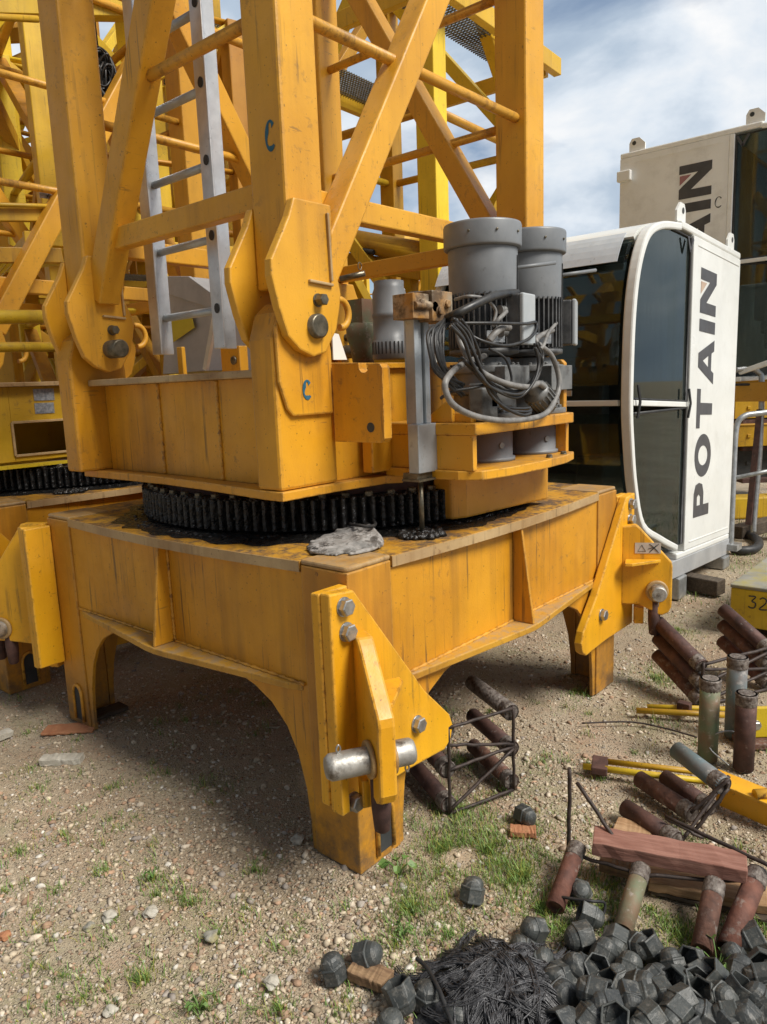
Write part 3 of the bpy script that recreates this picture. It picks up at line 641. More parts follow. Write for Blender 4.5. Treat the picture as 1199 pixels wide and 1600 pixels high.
# ------------------------------------------------------------------ 4. mast section pinned to the platform
def mast(name, label, group, cat='crane mast', ztop=5.2, mat='yellow_clean', pins=True):
    t = thing(name, label, cat, (1, 1, 1.7), group)
    X0, X1, Y0, Y1, w = .13, 1.83, .32, 1.81, .17
    for x, y in ((X0, Y0), (X0, Y1-w), (X1-w, Y0), (X1-w, Y1-w)):
        MB().box((x, y, 1.93), (x+w, y+w, ztop)).build('leg', [mat], t, .010)
        cx = x+w/2
        ear = [(-.085, 2.20), (-.11, 2.14), (-.195, 2.0), (-.197, 1.95), (-.172, 1.85), (-.14, 1.765), (-.09, 1.722), (-.03, 1.70), (.03, 1.715), (.085, 1.79), (.105, 1.86), (.115, 1.91), (.108, 1.95), (.07, 2.03), (.085, 2.07), (.085, 2.20)]
        if x > 1: ear = [(-a, b) for a, b in ear]
        # two cheek plates per foot
        for yy in (y-.036, y+w+.001):
            MB().prism([(cx+a, yy, b) for a, b in ear], (0, .035, 0)).build('ear_plate', [mat], t, .006)
        c = MB()
        if x < 1:
            c.beam((cx+.060, y-.040, 2.17), (cx+.066, y-.040, 1.95), .010, .014, (0, 1, 0)); c.beam((cx-.04, y-.040, 1.945), (cx+.070, y-.040, 1.938), .010, .016, (0, 1, 0)); c.build('weld_bead', ['lip'], t, .003)
        if pins:
            MB().lathe((cx-.015, y-.06 if y < 1 else y-.125, 1.80), (0, 1, 0), [(.034, 0), (.040, .004), (.040, w+.16)], 28).build('pin', ['oldsteel'], t)
            MB().hexbolt((cx, y-.037, 1.885), (0, -1, 0), .020, .035).build('keeper_bolt', ['oldsteel'], t)
    def br(p0, p1, a=.105, b=.105, nm='diagonal_brace', up=(0, 0, 1)): MB().beam(p0, p1, a, b, up).build(nm, [mat], t, .008)
    ya, yb, xa, xb = Y0+w/2-.02, Y1-w/2, X0+w/2-.02, X1-w/2
    # faces: -Y, +Y, -X, +X
    br((.30, ya-.015, 1.98), (1.66, ya-.015, 4.12), .11, .11, up=(0, 1, 0)); br((1.66, yb, 2.0), (.30, yb, 4.12), up=(0, 1, 0))
    br((xa, 1.62, 2.02), (xa, .48, 4.03), .12, .10, up=(1, 0, 0)); br((xb, .48, 2.2), (xb, 1.62, 4.05), .10, .11, up=(1, 0, 0))
    rz = [2.80, 3.38, 3.95, 4.6]
    fr = lambda z: (z-1.98)/(4.12-1.98)
    for z in rz:
        r = lambda p0, p1: MB().tube([p0, p1], .0215, 12).build('rung', [mat], t)
        xd = .30+1.36*min(1, fr(z)) if z < 4.1 else .30
        r((.29, ya-.01, z), (1.67, ya-.01, z)); r((.29, yb, z), (1.67, yb, z)); r((xa, .48, z), (xa, 1.15 if z < 3 else 1.65, z)); r((xb, .48, z), (xb, 1.65, z))
    for p0, p1 in (((.30, ya+.075, 2.25), (1.66, ya+.075, 2.25)), ((.30, yb-.09, 2.25), (1.66, yb-.09, 2.25)), ((xa+.005, .49, 2.25), (xa+.005, 1.50, 2.25)), ((xb, .49, 2.25), (xb, 1.64, 2.25))):
        MB().beam(p0, p1, .06, .085).build('cross_bar', [mat], t, .006)
    return t
mast1 = mast('crane_mast', 'yellow lattice mast foot pinned upright on the turning platform with blue letter marks', 'crane masts standing on their bases')
lc = onx(423, 212, .1285); letterC((.1292, lc[1], lc[2]), .026, .048, .016, (0, -1, 0), (0, 0, 1), (-1, 0, 0), 'paint_mark', mast1)
wp = MB(); wp.prism([ony(x, y, .52) for x, y in ((520, 520), (530, 522), (543, 562), (522, 562))], (0, .006, 0)); wp.build('white_plate', ['white'], plat)
# the safety pin with ring on the near leg and two lifting eyes
sp = MB(); a = ony(532, 436, .50); b = ony(571, 427, .42); sp.tube([a, b], .011, 12); c_ = ony(563, 421, .43); sp.tube([c_+V(0, 0, .0)+V(.01*math.cos(q), 0, .014*math.sin(q)+.012) for q in np.linspace(0, 2*PI, 14)], .002, 5); sp.build('safety_pin', ['oldsteel'], mast1)
for px, py, y in ((532, 490, .40), (215, 525, 1.72)):
    ey = MB(); c_ = ony(px, py, y); ey.tube([c_+V(.045*math.cos(q), 0, .05*math.sin(q)) for q in np.linspace(-1.7, 1.9, 14)], .013, 10)
    ey.build('lifting_eye', ['yellow_clean'], mast1)

# ------------------------------------------------------------------ 5. ladder and cabinet inside the mast
ld = thing('ladder', 'bare aluminium ladder standing upright inside the yellow crane mast', 'ladder', (.38, 1.2, 1.72))
for y in (1.445, .99):
    m = MB(); m.box((.345, y-.012, 1.77), (.415, y-.008, 4.6)); m.box((.345, y+.008, 1.77), (.415, y+.012, 4.6)); m.box((.345, y-.0078, 1.77), (.349, y+.0078, 4.6)); m.box((.411, y-.0078, 1.77), (.415, y+.0078, 4.6)); 
    m.build('ladder_rail', ['alu'], ld, .002)
    # broad web facing the viewer
    MB().box((.334, y-.036, 1.7702), (.3445, y+.036, 4.6)).build('rail_face', ['alu'], ld, .003)
    e = MB()
    for k in range(9):
        z = 1.93+.283*k
        if y < 1.2: e.prism([(.3335, y-.004+.014*math.cos(a)*1.1, z+.020*math.sin(a)) for a in np.linspace(0, 2*PI, 13)[:-1]], (-.003, 0, 0))
    if y < 1.2: e.build('rung_end', ['rubber'], ld)
for k in range(9):
    z = 1.93+.283*k; MB().tube([(.385, 1.005, z), (.385, 1.43, z)], .0165, 12).build('rung', ['alu_dull'], ld)
cb = thing('sheet_metal_hood', 'grey sheet metal hood with sloping top standing behind the ladder', 'metal hood', (.9, 1.35, 1.67))
a, b, c_, d, e_ = [onx(x, y, .95) for x, y in ((262, 433), (302, 433), (345, 470), (318, 580), (255, 585))]
h1 = [onx(x, y, .948) for x, y in ((258, 432), (300, 432), (345, 465), (342, 485), (262, 458))]
MB().prism([a, b, c_, d, e_], (.35, 0, 0)).build('hood_body', ['sheet'], cb, .004)
MB().prism(h1, (-.02, 0, 0)).build('hood_flap', ['sheet'], cb, .003)
MB().prism([onx(x, y, .93) for x, y in ((262, 505), (300, 492), (305, 512), (272, 535))], (-.003, 0, 0)).build('warning_label', ['seal_yellow'], cb)
dk = [onx(x, y, .935) for x, y in ((283, 497), (291, 499), (286, 505))]
MB().prism(dk, (-.002, 0, 0)).build('label_symbol', ['letter_red'], cb)
MB().beam(onx(337, 495, .90), onx(322, 578, .90), .03, .02, (1, 0, 0)).build('hood_stay', ['alu'], cb)
sb = MB(); p = onx(282, 565, .40); sb.box((p[0], p[1]-.02, 1.6685), (p[0]+.02, p[1]+.02, 1.80)); sb.build('stop_post', ['yellow_clean'], plat, .003)
bl = MB(); p = onx(365, 565, .62); bl.box((p[0], p[1]-.05, 1.67), (p[0]+.05, p[1]+.09, 1.80)); bl.lathe((p[0], p[1]-.01, 1.735), (-1, 0, 0), [(.02, 0), (.02, .01)], 16, 1); bl.build('pin_block', ['yellow', 'oldsteel'], plat, .004)

# ------------------------------------------------------------------ 6. second crane behind on the left
D2 = V(-.06, 2.55, 0)
base2 = dup(base); base2.location = (1+D2[0], 1+D2[1], 0); base2['label'] = 'second yellow crane chassis on the left, mostly hidden behind the front one'
ring2 = dup(ring); ring2.location = (RC[0]+D2[0], RC[1]+D2[1], 1.045); ring2['label'] = 'dark slewing ring under the second platform on the left'
plat2 = thing('slewing_platform', 'greenish yellow platform on the second crane base with an open rectangular hatch', 'crane platform', (1+D2[0], 1+D2[1], 1.22))
yp = D2[1]+.34
A = [ony(x, y, yp) for x, y in ((-160, 598), (128, 598), (128, 722), (-160, 728))]
zt2, zb2 = 1.665, 1.235
hx0, hx1 = ony(22, 690, yp)[0], ony(120, 690, yp)[0]; hz0, hz1 = 1.27, 1.462
pm2 = MB(); x0, x1 = .0, 1.80
pm2.box((x0, yp, zb2), (hx0, yp+.02, zt2)); pm2.box((hx1, yp, zb2), (x1, yp+.02, zt2)); pm2.box((hx0+.0005, yp+.001, hz1), (hx1-.0005, yp+.019, zt2)); pm2.box((hx0+.0005, yp+.001, zb2), (hx1-.0005, yp+.019, hz0))
pm2.build('front_panel', ['yellow_dull'], plat2, .003)
hr = MB(); 
for a, b in (((hx0, hz0), (hx1, hz0)), ((hx0, hz1), (hx1, hz1)), ((hx0, hz0), (hx0, hz1)), ((hx1, hz0), (hx1, hz1))): hr.beam((a[0], yp-.006, a[1]), (b[0], yp-.006, b[1]), .014, .012, (0, 1, 0))
hr.build('hatch_frame', ['lip'], plat2, .002)
ib = MB(); ib.box((hx0-.1, yp+.45, zb2), (hx1+.2, yp+.46, zt2)); ib.box((x0, yp+.03, 1.22), (x1, yp+1.4, 1.2345)); ib.box((x0, yp+.021, zb2), (x0+.02, yp+1.4, zt2)); ib.build('inner_bulkhead', ['yellow_dull'], plat2)
MB().box((x0-.04, yp-.05, 1.6655), (x1, yp+1.42, 1.69)).build('top_flange', ['lip'], plat2, .003)
np_ = MB()
for (xa_, ya_, xb_, yb_) in ((52, 608, 86, 625), (54, 630, 86, 645)):
    p, q = ony(xa_, ya_, yp), ony(xb_, yb_, yp); np_.box((p[0], yp-.003, q[2]), (q[0], yp-.0005, p[2]))
np_.build('name_plate', ['plate_grey'], plat2)
MB().box((x0, yp-.04, 1.2), (x1, yp+1.4, 1.2195)).build('bottom_plate', ['yellow_dull'], plat2)
mast2 = dup(mast1); mast2.location = (1+D2[0], 1+D2[1], 1.7); mast2['label'] = 'yellow lattice mast foot standing on the second base at the left edge'
for o in list(mast2.children):
    if o.name.startswith('paint_mark') or o.name.startswith('safety'): bpy.data.objects.remove(o)
tb = thing('steel_pipe_rail', 'pair of thick yellow tubes running across behind the left mast foot', 'tubes', (0, 2.6, 1.8))
for py, r in ((496, .036), (543, .026)):
    a, b = ony(-160, py, 2.45), ony(108, py-1, 2.45); MB().tube([a, b], r, 20).build('tube', ['yellow_dull'], tb)
for py in (470,):
    for px in (-60, 105): a = ony(px, py, 2.46); MB().box((a[0], 2.44, 1.69), (a[0]+.03, 2.50, a[2])).build('tube_post', ['yellow_dull'], tb)
# walkway with sign plate between the two masts
wk = thing('walkway_deck', 'yellow catwalk with expanded metal floor behind the left mast leg', 'walkway', (0, 3.2, 2.3))
for py, h, yy in ((333, .10, 3.0), (400, .085, 3.0)):
    a, b = ony(-150, py-3, yy), ony(96, py, yy); MB().beam(a, b, .05, h).build('edge_beam', ['yellow_dull'], wk, .004)
a, b = ony(62, 300, 2.965), ony(95, 314, 2.965); MB().box((a[0], 2.962, b[2]), (b[0], 2.966, a[2])).build('sign_plate', ['plate_grey'], wk)
for k in range(5):
    a, b = ony(74+k*4, 309, 2.96), ony(77+k*4, 303+2*(k % 2), 2.96); MB().beam(a, b, .004, .002, (0, 1, 0)).build('sign_scrawl', ['ink'], wk)
a = ony(0, 395, 3.05); gr = MB()
for k in range(46):
    x = -.9+.035*k; gr.beam((x, 3.03, a[2]), (x+.25, 3.9, a[2]), .008, .005); gr.beam((x+.25, 3.03, a[2]+.006), (x, 3.9, a[2]+.006), .008, .005)
gr.build('expanded_mesh', ['yellow_dull'], wk)
MB().tube([ony(-100, 318, 2.95), ony(92, 322, 2.95), ony(98, 340, 2.95)], .012, 10).build('hand_rail', ['yellow_dull'], wk)
MB().tube([ony(-100, 22, 2.9), ony(60, 30, 2.9)], .018, 10).build('hand_rail', ['yellow_dull'], wk)
MB().beam(ony(-100, 2, 3.0), ony(200, 12, 3.0), .12, .13).build('edge_beam', ['yellow_dull'], wk, .004)
a = ony(130, 12, 3.05)
# hanging coil of black cable
cc = thing('cable_coil', 'tangled coil of black cable hanging behind the left mast leg', 'cable coil', tuple(ony(160, 120, 3.3)))
m = MB(); c0 = ony(161, 124, 3.1)
for k in range(34):
    r1, r2 = rng.uniform(.03, .075), rng.uniform(.08, .16); ph = rng.uniform(0, 6.28); dy = rng.uniform(-.06, .06); ox, oz = rng.normal(0, .02), rng.normal(0, .03)
    m.tube(smooth_path([c0+V(ox+r1*math.cos(q+ph), dy+.03*math.sin(q*2+ph), oz+r2*math.sin(q+ph)+rng.normal(0, .012)) for q in np.linspace(0, 2*PI, 9)[:-1]], 4, True), .007, 6, closed=True)
m.build('coil', ['cable_black'], cc)
MB().tube([c0+V(-.01, 0, .1), c0+V(-.02, 0, .45)], .006, 8).build('hanging_cable', ['cable_black'], cc)

# ------------------------------------------------------------------ 7. yard of lattice masts behind
def lattice(name, label, w, h, n, leg, loc, rz, deck=False, mat='yellow_far', group='lattice mast sections stored upright in the yard behind'):
    t = thing(name, label, 'lattice mast', (0, 0, 0), group); q = w/2
    cor = [(-q, -q), (q, -q), (q, q), (-q, q)]
    for x, y in cor: MB().box((x-leg/2, y-leg/2, 0), (x+leg/2, y+leg/2, h)).build('leg', [mat], t, .008)
    ph = h/n
    for i in range(4):
        a, b = V(*cor[i], 0), V(*cor[(i+1) % 4], 0); dr = nrm(b-a)
        for k in range(n):
            m = MB(); r = MB()
            z0, z1 = k*ph, (k+1)*ph
            p, s_ = (a, b) if (k+i) % 2 else (b, a)
            m.beam(p+V(0, 0, z0+.03), s_+V(0, 0, z1-.03), leg*.62, leg*.62)
            r.tube([a+V(0, 0, z1), b+V(0, 0, z1)], leg*.2, 10)
            m.build('brace', [mat], t, .005); r.build('rung', [mat], t)
    if deck:
        dz = h*deck; m = MB()
        for s_ in (-1, 1): m.beam((-q-.25, s_*(q+.2), dz), (q+.25, s_*(q+.2), dz), .07, .14); m.beam((s_*(q+.2), -q-.12, dz), (s_*(q+.2), q+.12, dz), .06, .13)
        m.build('deck_frame', [mat], t, .005)
        g = MB(); wd_ = .42
        for sg in (-1, 1):
            y0_, y1_ = sorted((sg*(q+.18), sg*(q+.18-wd_)))
            for k in range(int((w+.4)/.035)): g.beam((-q-.2+.035*k, y0_, dz+.03), (-q-.2+.035*k, y1_, dz+.03), .005, .012)
            for k in range(int(wd_/.035)): g.beam((-q-.2, y0_+.035*k, dz+.022), (q+.2, y0_+.035*k, dz+.022), .005, .010)
        g.build('deck_grating', ['oldsteel'], t)
    t.location = tuple(loc); t.rotation_euler.z = rz
    return t
g0 = lambda px, dep: (lambda p: (p[0], p[1], 0))(atd(px, 620, dep))
la = lattice('lattice_mast', 'large yellow lattice mast with grating platform seen through the front mast', 1.5, 7.2, 4, .17, g0(650, 6.9), math.radians(3), .60)
lb = lattice('lattice_mast', 'yellow lattice mast directly behind the aluminium ladder', 1.5, 7.5, 5, .16, g0(330, 7.6), math.radians(-8), .72)
lc_ = lattice('lattice_mast', 'yellow lattice mast at the far left edge behind the second crane', 1.6, 8.0, 5, .17, g0(40, 9.0), math.radians(12), .45)
for k, (px, dep, rz, lab) in enumerate(((180, 10.5, 20, 'yellow lattice mast deep in the yard behind the cable coil'), (440, 12., -12, 'distant yellow lattice mast behind the near mast leg'), (560, 14.5, 30, 'distant low yellow lattice mast seen under the lower cross bar on the right'), (255, 15., 8, 'most distant yellow lattice mast framed by the ladder rungs'), (-40, 7., 40, 'yellow lattice mast just inside the left edge of the yard'), (690, 17., 5, 'small far yellow lattice mast left of the grey motors'), (225, 6.6, -15, 'yellow lattice mast close behind the left diagonal brace'), (395, 8.6, 25, 'yellow lattice mast half hidden by the near mast leg'), (110, 8., 4, 'yellow lattice mast close behind the left mast leg'), (20, 11., -20, 'slim yellow lattice mast in the rear row at the far left'), (150, 13., 10, 'slim yellow lattice mast in the rear row left of the cable coil'), (300, 10., 33, 'slim yellow lattice mast between the two ladder rails'), (520, 11., 14, 'slim yellow lattice mast behind the rear leg of the front mast'))):
    o = dup((la, lb, lc_)[k % 3]); o.location = g0(px, dep); o.rotation_euler.z = math.radians(rz); o['label'] = lab
    sc = (1, .8, .55, .75, .95, .5, .62, .9, .7, .6, .5, .55, .45)[k]; o.scale = (1, 1, sc) if k not in (2, 5) else (1, 1, .40)
    if k > 8: o.scale = (.55, .55, sc)
# horizontal jib sections stacked on the ground behind
def jib(label, p, rz, L_=6., w=1.1, h=1.1):
    t = thing('jib_section', label, 'jib section', (0, 0, 0), 'jib sections lying stacked in the yard')
    ch = [(-w/2, .1), (w/2, .1), (0, h)]
    for y, z in ch: MB().tube([(-L_/2, y, z), (L_/2, y, z)], .05, 14).build('chord', ['yellow_far'], t)
    n = 7
    for i in range(3):
        a, b = ch[i], ch[(i+1) % 3]; m = MB()
        for k in range(n): 
            x0, x1 = -L_/2+L_*k/n, -L_/2+L_*(k+.5)/n; x2 = -L_/2+L_*(k+1)/n
            m.tube([(x0, *a), (x1, *b)], .025, 8); m.tube([(x1, *b), (x2, *a)], .025, 8)
        m.build('lacing', ['yellow_far'], t)
    t.location = tuple(p); t.rotation_euler.z = rz; return t
j1 = jib('yellow jib section lying lowest in the stack behind the front mast', g0(430, 10.5), math.radians(-40))
for k, (px, dep, z, rz, lab) in enumerate(((430, 10.5, 1.25, -38, 'yellow jib section second in the stack behind the front mast'), (450, 10.4, 2.45, -43, 'yellow jib section on top of the stack behind the front mast'), (120, 12, 0, -35, 'yellow jib section lying lowest in the left rear stack'), (120, 12, 1.25, -33, 'yellow jib section upper one of the left rear stack'), (60, 8.8, 1.0, -30, 'yellow jib section raised behind the second crane platform'), (640, 19, 1.7, -52, 'far yellow jib section left of the motors near the skyline'), (560, 16, .1, -46, 'yellow jib section lying on the ground far behind the mast foot'), (200, 9.5, 2.6, -36, 'yellow jib section hung high behind the ladder'), (60, 11.5, 2.5, -31, 'yellow jib section topmost of the left rear stack'), (280, 12.5, .2, -44, 'yellow jib section lying low behind the grey metal hood'))):
    o = dup(j1); p = g0(px, dep); o.location = (p[0], p[1], z); o.rotation_euler.z = math.radians(rz); o['label'] = lab
# thick yellow boom tube seen behind the right foot
bt = thing('boom_tube', 'thick yellow round boom tube lying horizontally behind the rear mast foot', 'boom tube', tuple(atd(600, 400, 5.4)))
MB().tube([onx(430, 352, 3.2), onx(672, 398, 3.2)], .085, 24).build('tube', ['yellow_dull'], bt)
a = onx(480, 400, 3.3); b = onx(670, 425, 3.3); MB().beam(a, b, .2, .14).build('boom_channel', ['yellow_dull'], bt, .01)
for px in (470, 640):
    a = onx(px, 400+(px-470)*.11, 3.3); MB().box((3.25, a[1]-.05, 0), (3.35, a[1]+.05, a[2]-.02)).build('boom_trestle', ['yellow_dull'], bt)
MB().tube([onx(525, 385, 3.12), onx(585, 394, 3.12)], .02, 12).build('rubber_sleeve', ['rubber'], bt)

# ------------------------------------------------------------------ 8. operator cabs
def glyph(ch):
    if ch == 'P': return [[(0, 0), (.24, 0), (.24, .38), (.50, .38), (.68, .48), (.72, .69), (.68, .90), (.50, 1), (0, 1), (0, .80), (.42, .80), (.48, .69), (.42, .58), (.24, .58), (.24, .80), (0, .80)]]
    if ch == 'O':
        o = [(.45+.45*math.cos(a), .5+.53*math.sin(a)) for a in np.linspace(0, 2*PI, 33)]; i = [(.45+.21*math.cos(a), .5+.31*math.sin(a)) for a in np.linspace(0, 2*PI, 33)]
        return [[o[k], o[k+1], i[k+1], i[k]] for k in range(32)]
    if ch == 'T': return [[(0, .78), (0, 1), (.8, 1), (.8, .78), (.52, .78), (.52, 0), (.28, 0), (.28, .78)]]
    if ch == 'A': return [[(0, 0), (.31, 1), (.59, 1), (.45, .72), (.33, .36), (.225, 0)], [(.45, .72), (.59, 1), (.9, 0), (.675, 0), (.57, .36)], [(.27, .17), (.33, .36), (.57, .36), (.63, .17)]]
    if ch == 'I': return [[(0, 0), (.24, 0), (.24, 1), (0, 1)]]
    if ch == 'N': return [[(0, 0), (.22, 0), (.22, .62), (.64, 0), (.86, 0), (.86, 1), (.64, 1), (.64, .42), (.34, .88), (.25, 1), (0, 1)]]
    return []
def cab(label, O, a, b, W, upsign, white, zlift, tiltk, chars, mark, zoff=0, letter0=.20, lh=.34, group='crane operator cabs'):
    """O: world point of the front pillar foot corner; a: along the side (front to rear); b: across the cab"""
    a, b, O = V(a), V(b), V(O)
    def P(s, d, z): return O+a*s+b*d+V(0, 0, z+zlift-tiltk*(s-.8))
    t = thing('operator_cab', label, 'crane cab', tuple(O+V(0, 0, zlift)), group)
    prof = [(.88, .36), (.55, .47), (.24, .60), (.10, .86), (.03, 1.15), (0, 1.40), (.012, 1.84), (.06, 2.12), (.15, 2.32), (.27, 2.44), (.48, 2.515), (.78, 2.56)]
    pr = [(V(q)) for q in smooth_path([(s, z, 0) for s, z in prof], 4)]; pr = [(q[0], q[1]) for q in pr]
    def strip(pts, d0, d1, th, mats, name, par=t, bev=0):          # sweep of the profile across d
        m = MB(); n = len(pts)
        off = []
        for i in range(n):
            x0, z0 = pts[max(i-1, 0)]; x1, z1 = pts[min(i+1, n-1)]; L_ = math.hypot(x1-x0, z1-z0); off.append(((z1-z0)/L_*th, -(x1-x0)/L_*th))
        vs = [P(s, d0, z) for s, z in pts]+[P(s, d1, z) for s, z in pts]+[P(s+o[0], d0, z+o[1]) for (s, z), o in zip(pts, off)]+[P(s+o[0], d1, z+o[1]) for (s, z), o in zip(pts, off)]
        fs = []
        for i in range(n-1): fs += [(i, i+1, n+i+1, n+i), (2*n+i, 3*n+i, 3*n+i+1, 2*n+i+1), (i, 2*n+i, 2*n+i+1, i+1), (n+i, n+i+1, 3*n+i+1, 3*n+i)]
        fs += [(0, n, 3*n, 2*n), (n-1, 3*n-1, 4*n-1, 2*n-1)]
        return m.add(vs, fs, 0, False).build(name, mats, par, bev)
    # pillars and roof
    for d0, d1 in ((0, .065), (W-.065, W)): strip(pr, d0, d1, .048, [white], 'pillar', bev=.012)
    rp = [q for q in pr if q[1] > 2.36]
    strip(rp+[(1.05, 2.565)], .0855, W-.0855, .05, [white], 'front_header')
    bx = lambda s0, s1, d0, d1, z0, z1: [P(s, d, z) for z in (z0, z1) for s, d in ((s0, d0), (s1, d0), (s1, d1), (s0, d1))]
    BF = [(0, 3, 2, 1), (4, 5, 6, 7), (0, 1, 5, 4), (1, 2, 6, 5), (2, 3, 7, 6), (3, 0, 4, 7)]
    def pbox(name, mats, s0, s1, d0, d1, z0, z1, bev=0, par=t): return MB().add(bx(s0, s1, d0, d1, z0, z1), BF).build(name, mats, par, bev)
    pbox('roof', [white], .77, 2.08, 0, W, 2.525, 2.575, .012)
    pbox('side_panel', [white], 1.045, 2.08, 0, .05, .345, 2.5245, .006); pbox('side_panel', [white], 1.045, 2.08, W-.05, W, .345, 2.5245, .006)
    pbox('rear_panel', [white], 2.03, 2.08, .0505, W-.0505, .345, 2.5245)
    pbox('floor', [white], .86, 2.08, 0, W, .30, .3445, .01)
    pbox('rear_bulkhead', ['dark_inside'], 1.06, 1.08, .0505, W-.0505, .35, 2.52)
    pbox('side_jamb', [white], 1.0, 1.0445, -.004, .05, .3455, 2.52, .006); pbox('side_jamb', [white], 1.0, 1.0445, W-.05, W+.004, .3455, 2.52, .006)
    # seams on the panel
    sm = MB()
    for s0, s1, z0, z1 in ((1.10, 2.04, .40, .40), (1.10, 2.04, 2.47, 2.47), (1.10, 1.10, .40, 2.47), (2.05, 2.05, .36, 2.52)): sm.beam(P(s0, -.001, z0), P(s1, -.001, z1), .006, .006)
    sm.build('panel_seam', [white], t)
    for d in (0, W-.06): pbox('mid_rail', [white], .06, 1.0, d+.004, d+.045, 1.375, 1.41, .005)
    pbox('mid_rail', [white], .008, .05, .0855, W-.0855, 1.375, 1.41, .005)
    # panes: inner edge of pillar
    inn = [(s+.05, z) for s, z in pr]
    def sidepane(zl, zh, d, nm):
        pts = [(s, z) for s, z in inn if zl < z < zh and s < .99]
        if zh > 2: pts += [(.99, 2.50)]; pts += [(.99, zl)]
        else: pts = [(.985, max(zl, .40))]+[q for q in pts]+[(.985, zh)]
        pts2 = ([(pts[0][0], zl)] if zh > 2 else [])+pts
        MB().prism([P(s, d, z) for s, z in pts2], b*.006).build(nm, ['glass'], t)
        ring_ = [P(s, d-.004 if d < .5 else d+.01, z) for s, z in pts2]
        MB().tube(ring_, .011, 6, closed=True).build('window_seal', ['rubber'], t)
    for d in (.022, W-.03): sidepane(1.415, 2.50, d, 'side_window'); sidepane(.38, 1.37, d, 'lower_side_window')
    up_ = [(s+.02, z) for s, z in pr if 1.41 < z < 2.39]; lw_ = [(s+.02, z) for s, z in pr if .45 < z < 1.372]
    strip(up_, .09, W-.09, .008, ['glass'], 'front_window'); strip(lw_, .09, W-.09, .008, ['glass'], 'lower_front_window')
    vs_ = [(s-.03, z) for s, z in pr if 2.22 < z < 2.44]
    strip(vs_, .13, W-.02, .004, ['visor'], 'sun_visor')
    # seat, console
    st_ = MB(); st_.add(bx(.35, .85, .52, 1.0, .75, .88), BF); st_.add(bx(.78, .92, .53, .99, .881, 1.55), BF); st_.add(bx(.80, .90, .62, .90, 1.56, 1.75), BF); st_.add(bx(.5, .7, .65, .85, .4, .749), BF); st_.build('seat', ['dark_inside'], t, .03)
    cs = MB(); cs.add(bx(.25, .75, .28, .48, .6, 1.05), BF); cs.add(bx(.25, .75, 1.04, 1.24, .6, 1.05), BF); cs.build('console', ['dark_inside'], t, .02)
    for s_ in (.075, .965):
        hd = MB(); hd.beam(P(s_, -.012, 1.30), P(s_+.02, -.02, 1.40), .012, .012); hd.beam(P(s_+.02, -.02, 1.40), P(s_, -.012, 1.50), .012, .012)
        hd.build('gas_strut', ['rubber'], t)
    ph = MB(); ph.add(bx(.036, .046, .40, .50, 1.44, 1.475), BF); ph.build('window_latch', ['alu'], t, .003)
    # roof lugs
    for s, d in ((.84, .03), (1.92, .03), (.84, W-.03), (1.92, W-.03)):
        pl = [P(s-.08, d, 2.5755), P(s+.08, d, 2.5755), P(s+.08, d, 2.66), P(s+.055, d, 2.70), P(s-.02, d, 2.70), P(s-.08, d, 2.64)]
        l = MB(); l.prism(pl, b*.014); l.lathe(P(s+.03, d-.001, 2.655), -b, [(.02, 0), (.02, .0015)], 14, 1); l.build('lifting_lug', [white, 'dark_inside'], t)  # lug hole is a dark disc, its shade given by colour
    # chevron mark and lettering
    cm = MB(); 
    for q in ((-.05, .05), (.05, .05)): cm.beam(P(.93+q[0], -.0065, 2.49), P(.93, -.0065, 2.40), .022, .004, tuple(b))
    cm.build('chevron_mark', ['letters'], t)
    u = letter0; sgn = upsign; z = u
    sc_h = lh
    for ch in chars:
        adv = {'P': .72, 'O': .90, 'T': .80, 'A': .90, 'I': .24, 'N': .86}[ch]
        m = MB(); sx_ = .352
        for g in glyph(ch):
            m.prism([P(1.34+sgn*(v-.5)*sc_h, -.0012, z+uu*sx_) for uu, v in g], -b*.0014)
        m.build('lettering', ['letters'], t)
        if ch == 'N':
            k = MB(); k.prism([P(1.34+sgn*(v-.5)*sc_h, -.0012, z+uu*sx_) for uu, v in ((.36, .98), (.60, .98), (.60, .62))], -b*.0014); k.build('lettering_accent', [mark], t)
        z += (adv+.12)*sx_
    return t, P
cab1, P1 = cab('white tower crane operator cab with dark windows standing on the ground right of the motors', (2.75, .25, 0), (1, 0, 0), (0, 1, 0), 1.5, -1, 'white', 0, .055, 'POTAIN', 'letter_tan', letter0=.57)
bfm = MB(); bfm.beam(P1(.75, .06, .235), P1(2.1, .06, .235), .12, .13); bfm.beam(P1(.75, 1.44, .235), P1(2.1, 1.44, .235), .12, .13); bfm.beam(P1(.8, .13, .235), P1(.8, 1.37, .235), .10, .10); bfm.beam(P1(2.0, .13, .235), P1(2.0, 1.37, .235), .10, .10)
bfm.build('base_frame', ['sheet'], cab1, .006)
for s, d in ((.95, .06), (1.98, .06), (.95, 1.44), (1.98, 1.44)): 
    p = P1(s, d, .168); MB().box((p[0]-.08, p[1]-.08, 0), (p[0]+.08, p[1]+.08, p[2]-.001)).build('foot_block', ['galv'], cab1, .01)
O2 = V(6.0, -.33, 0)
cab2, P2 = cab('older cream white operator cab raised high on a frame at the right edge', O2, (0, 1, 0), (1, 0, 0), 1.9, 1, 'white_old', 1.2, .0, 'POTAIN', 'letter_red', letter0=.57, lh=.30)
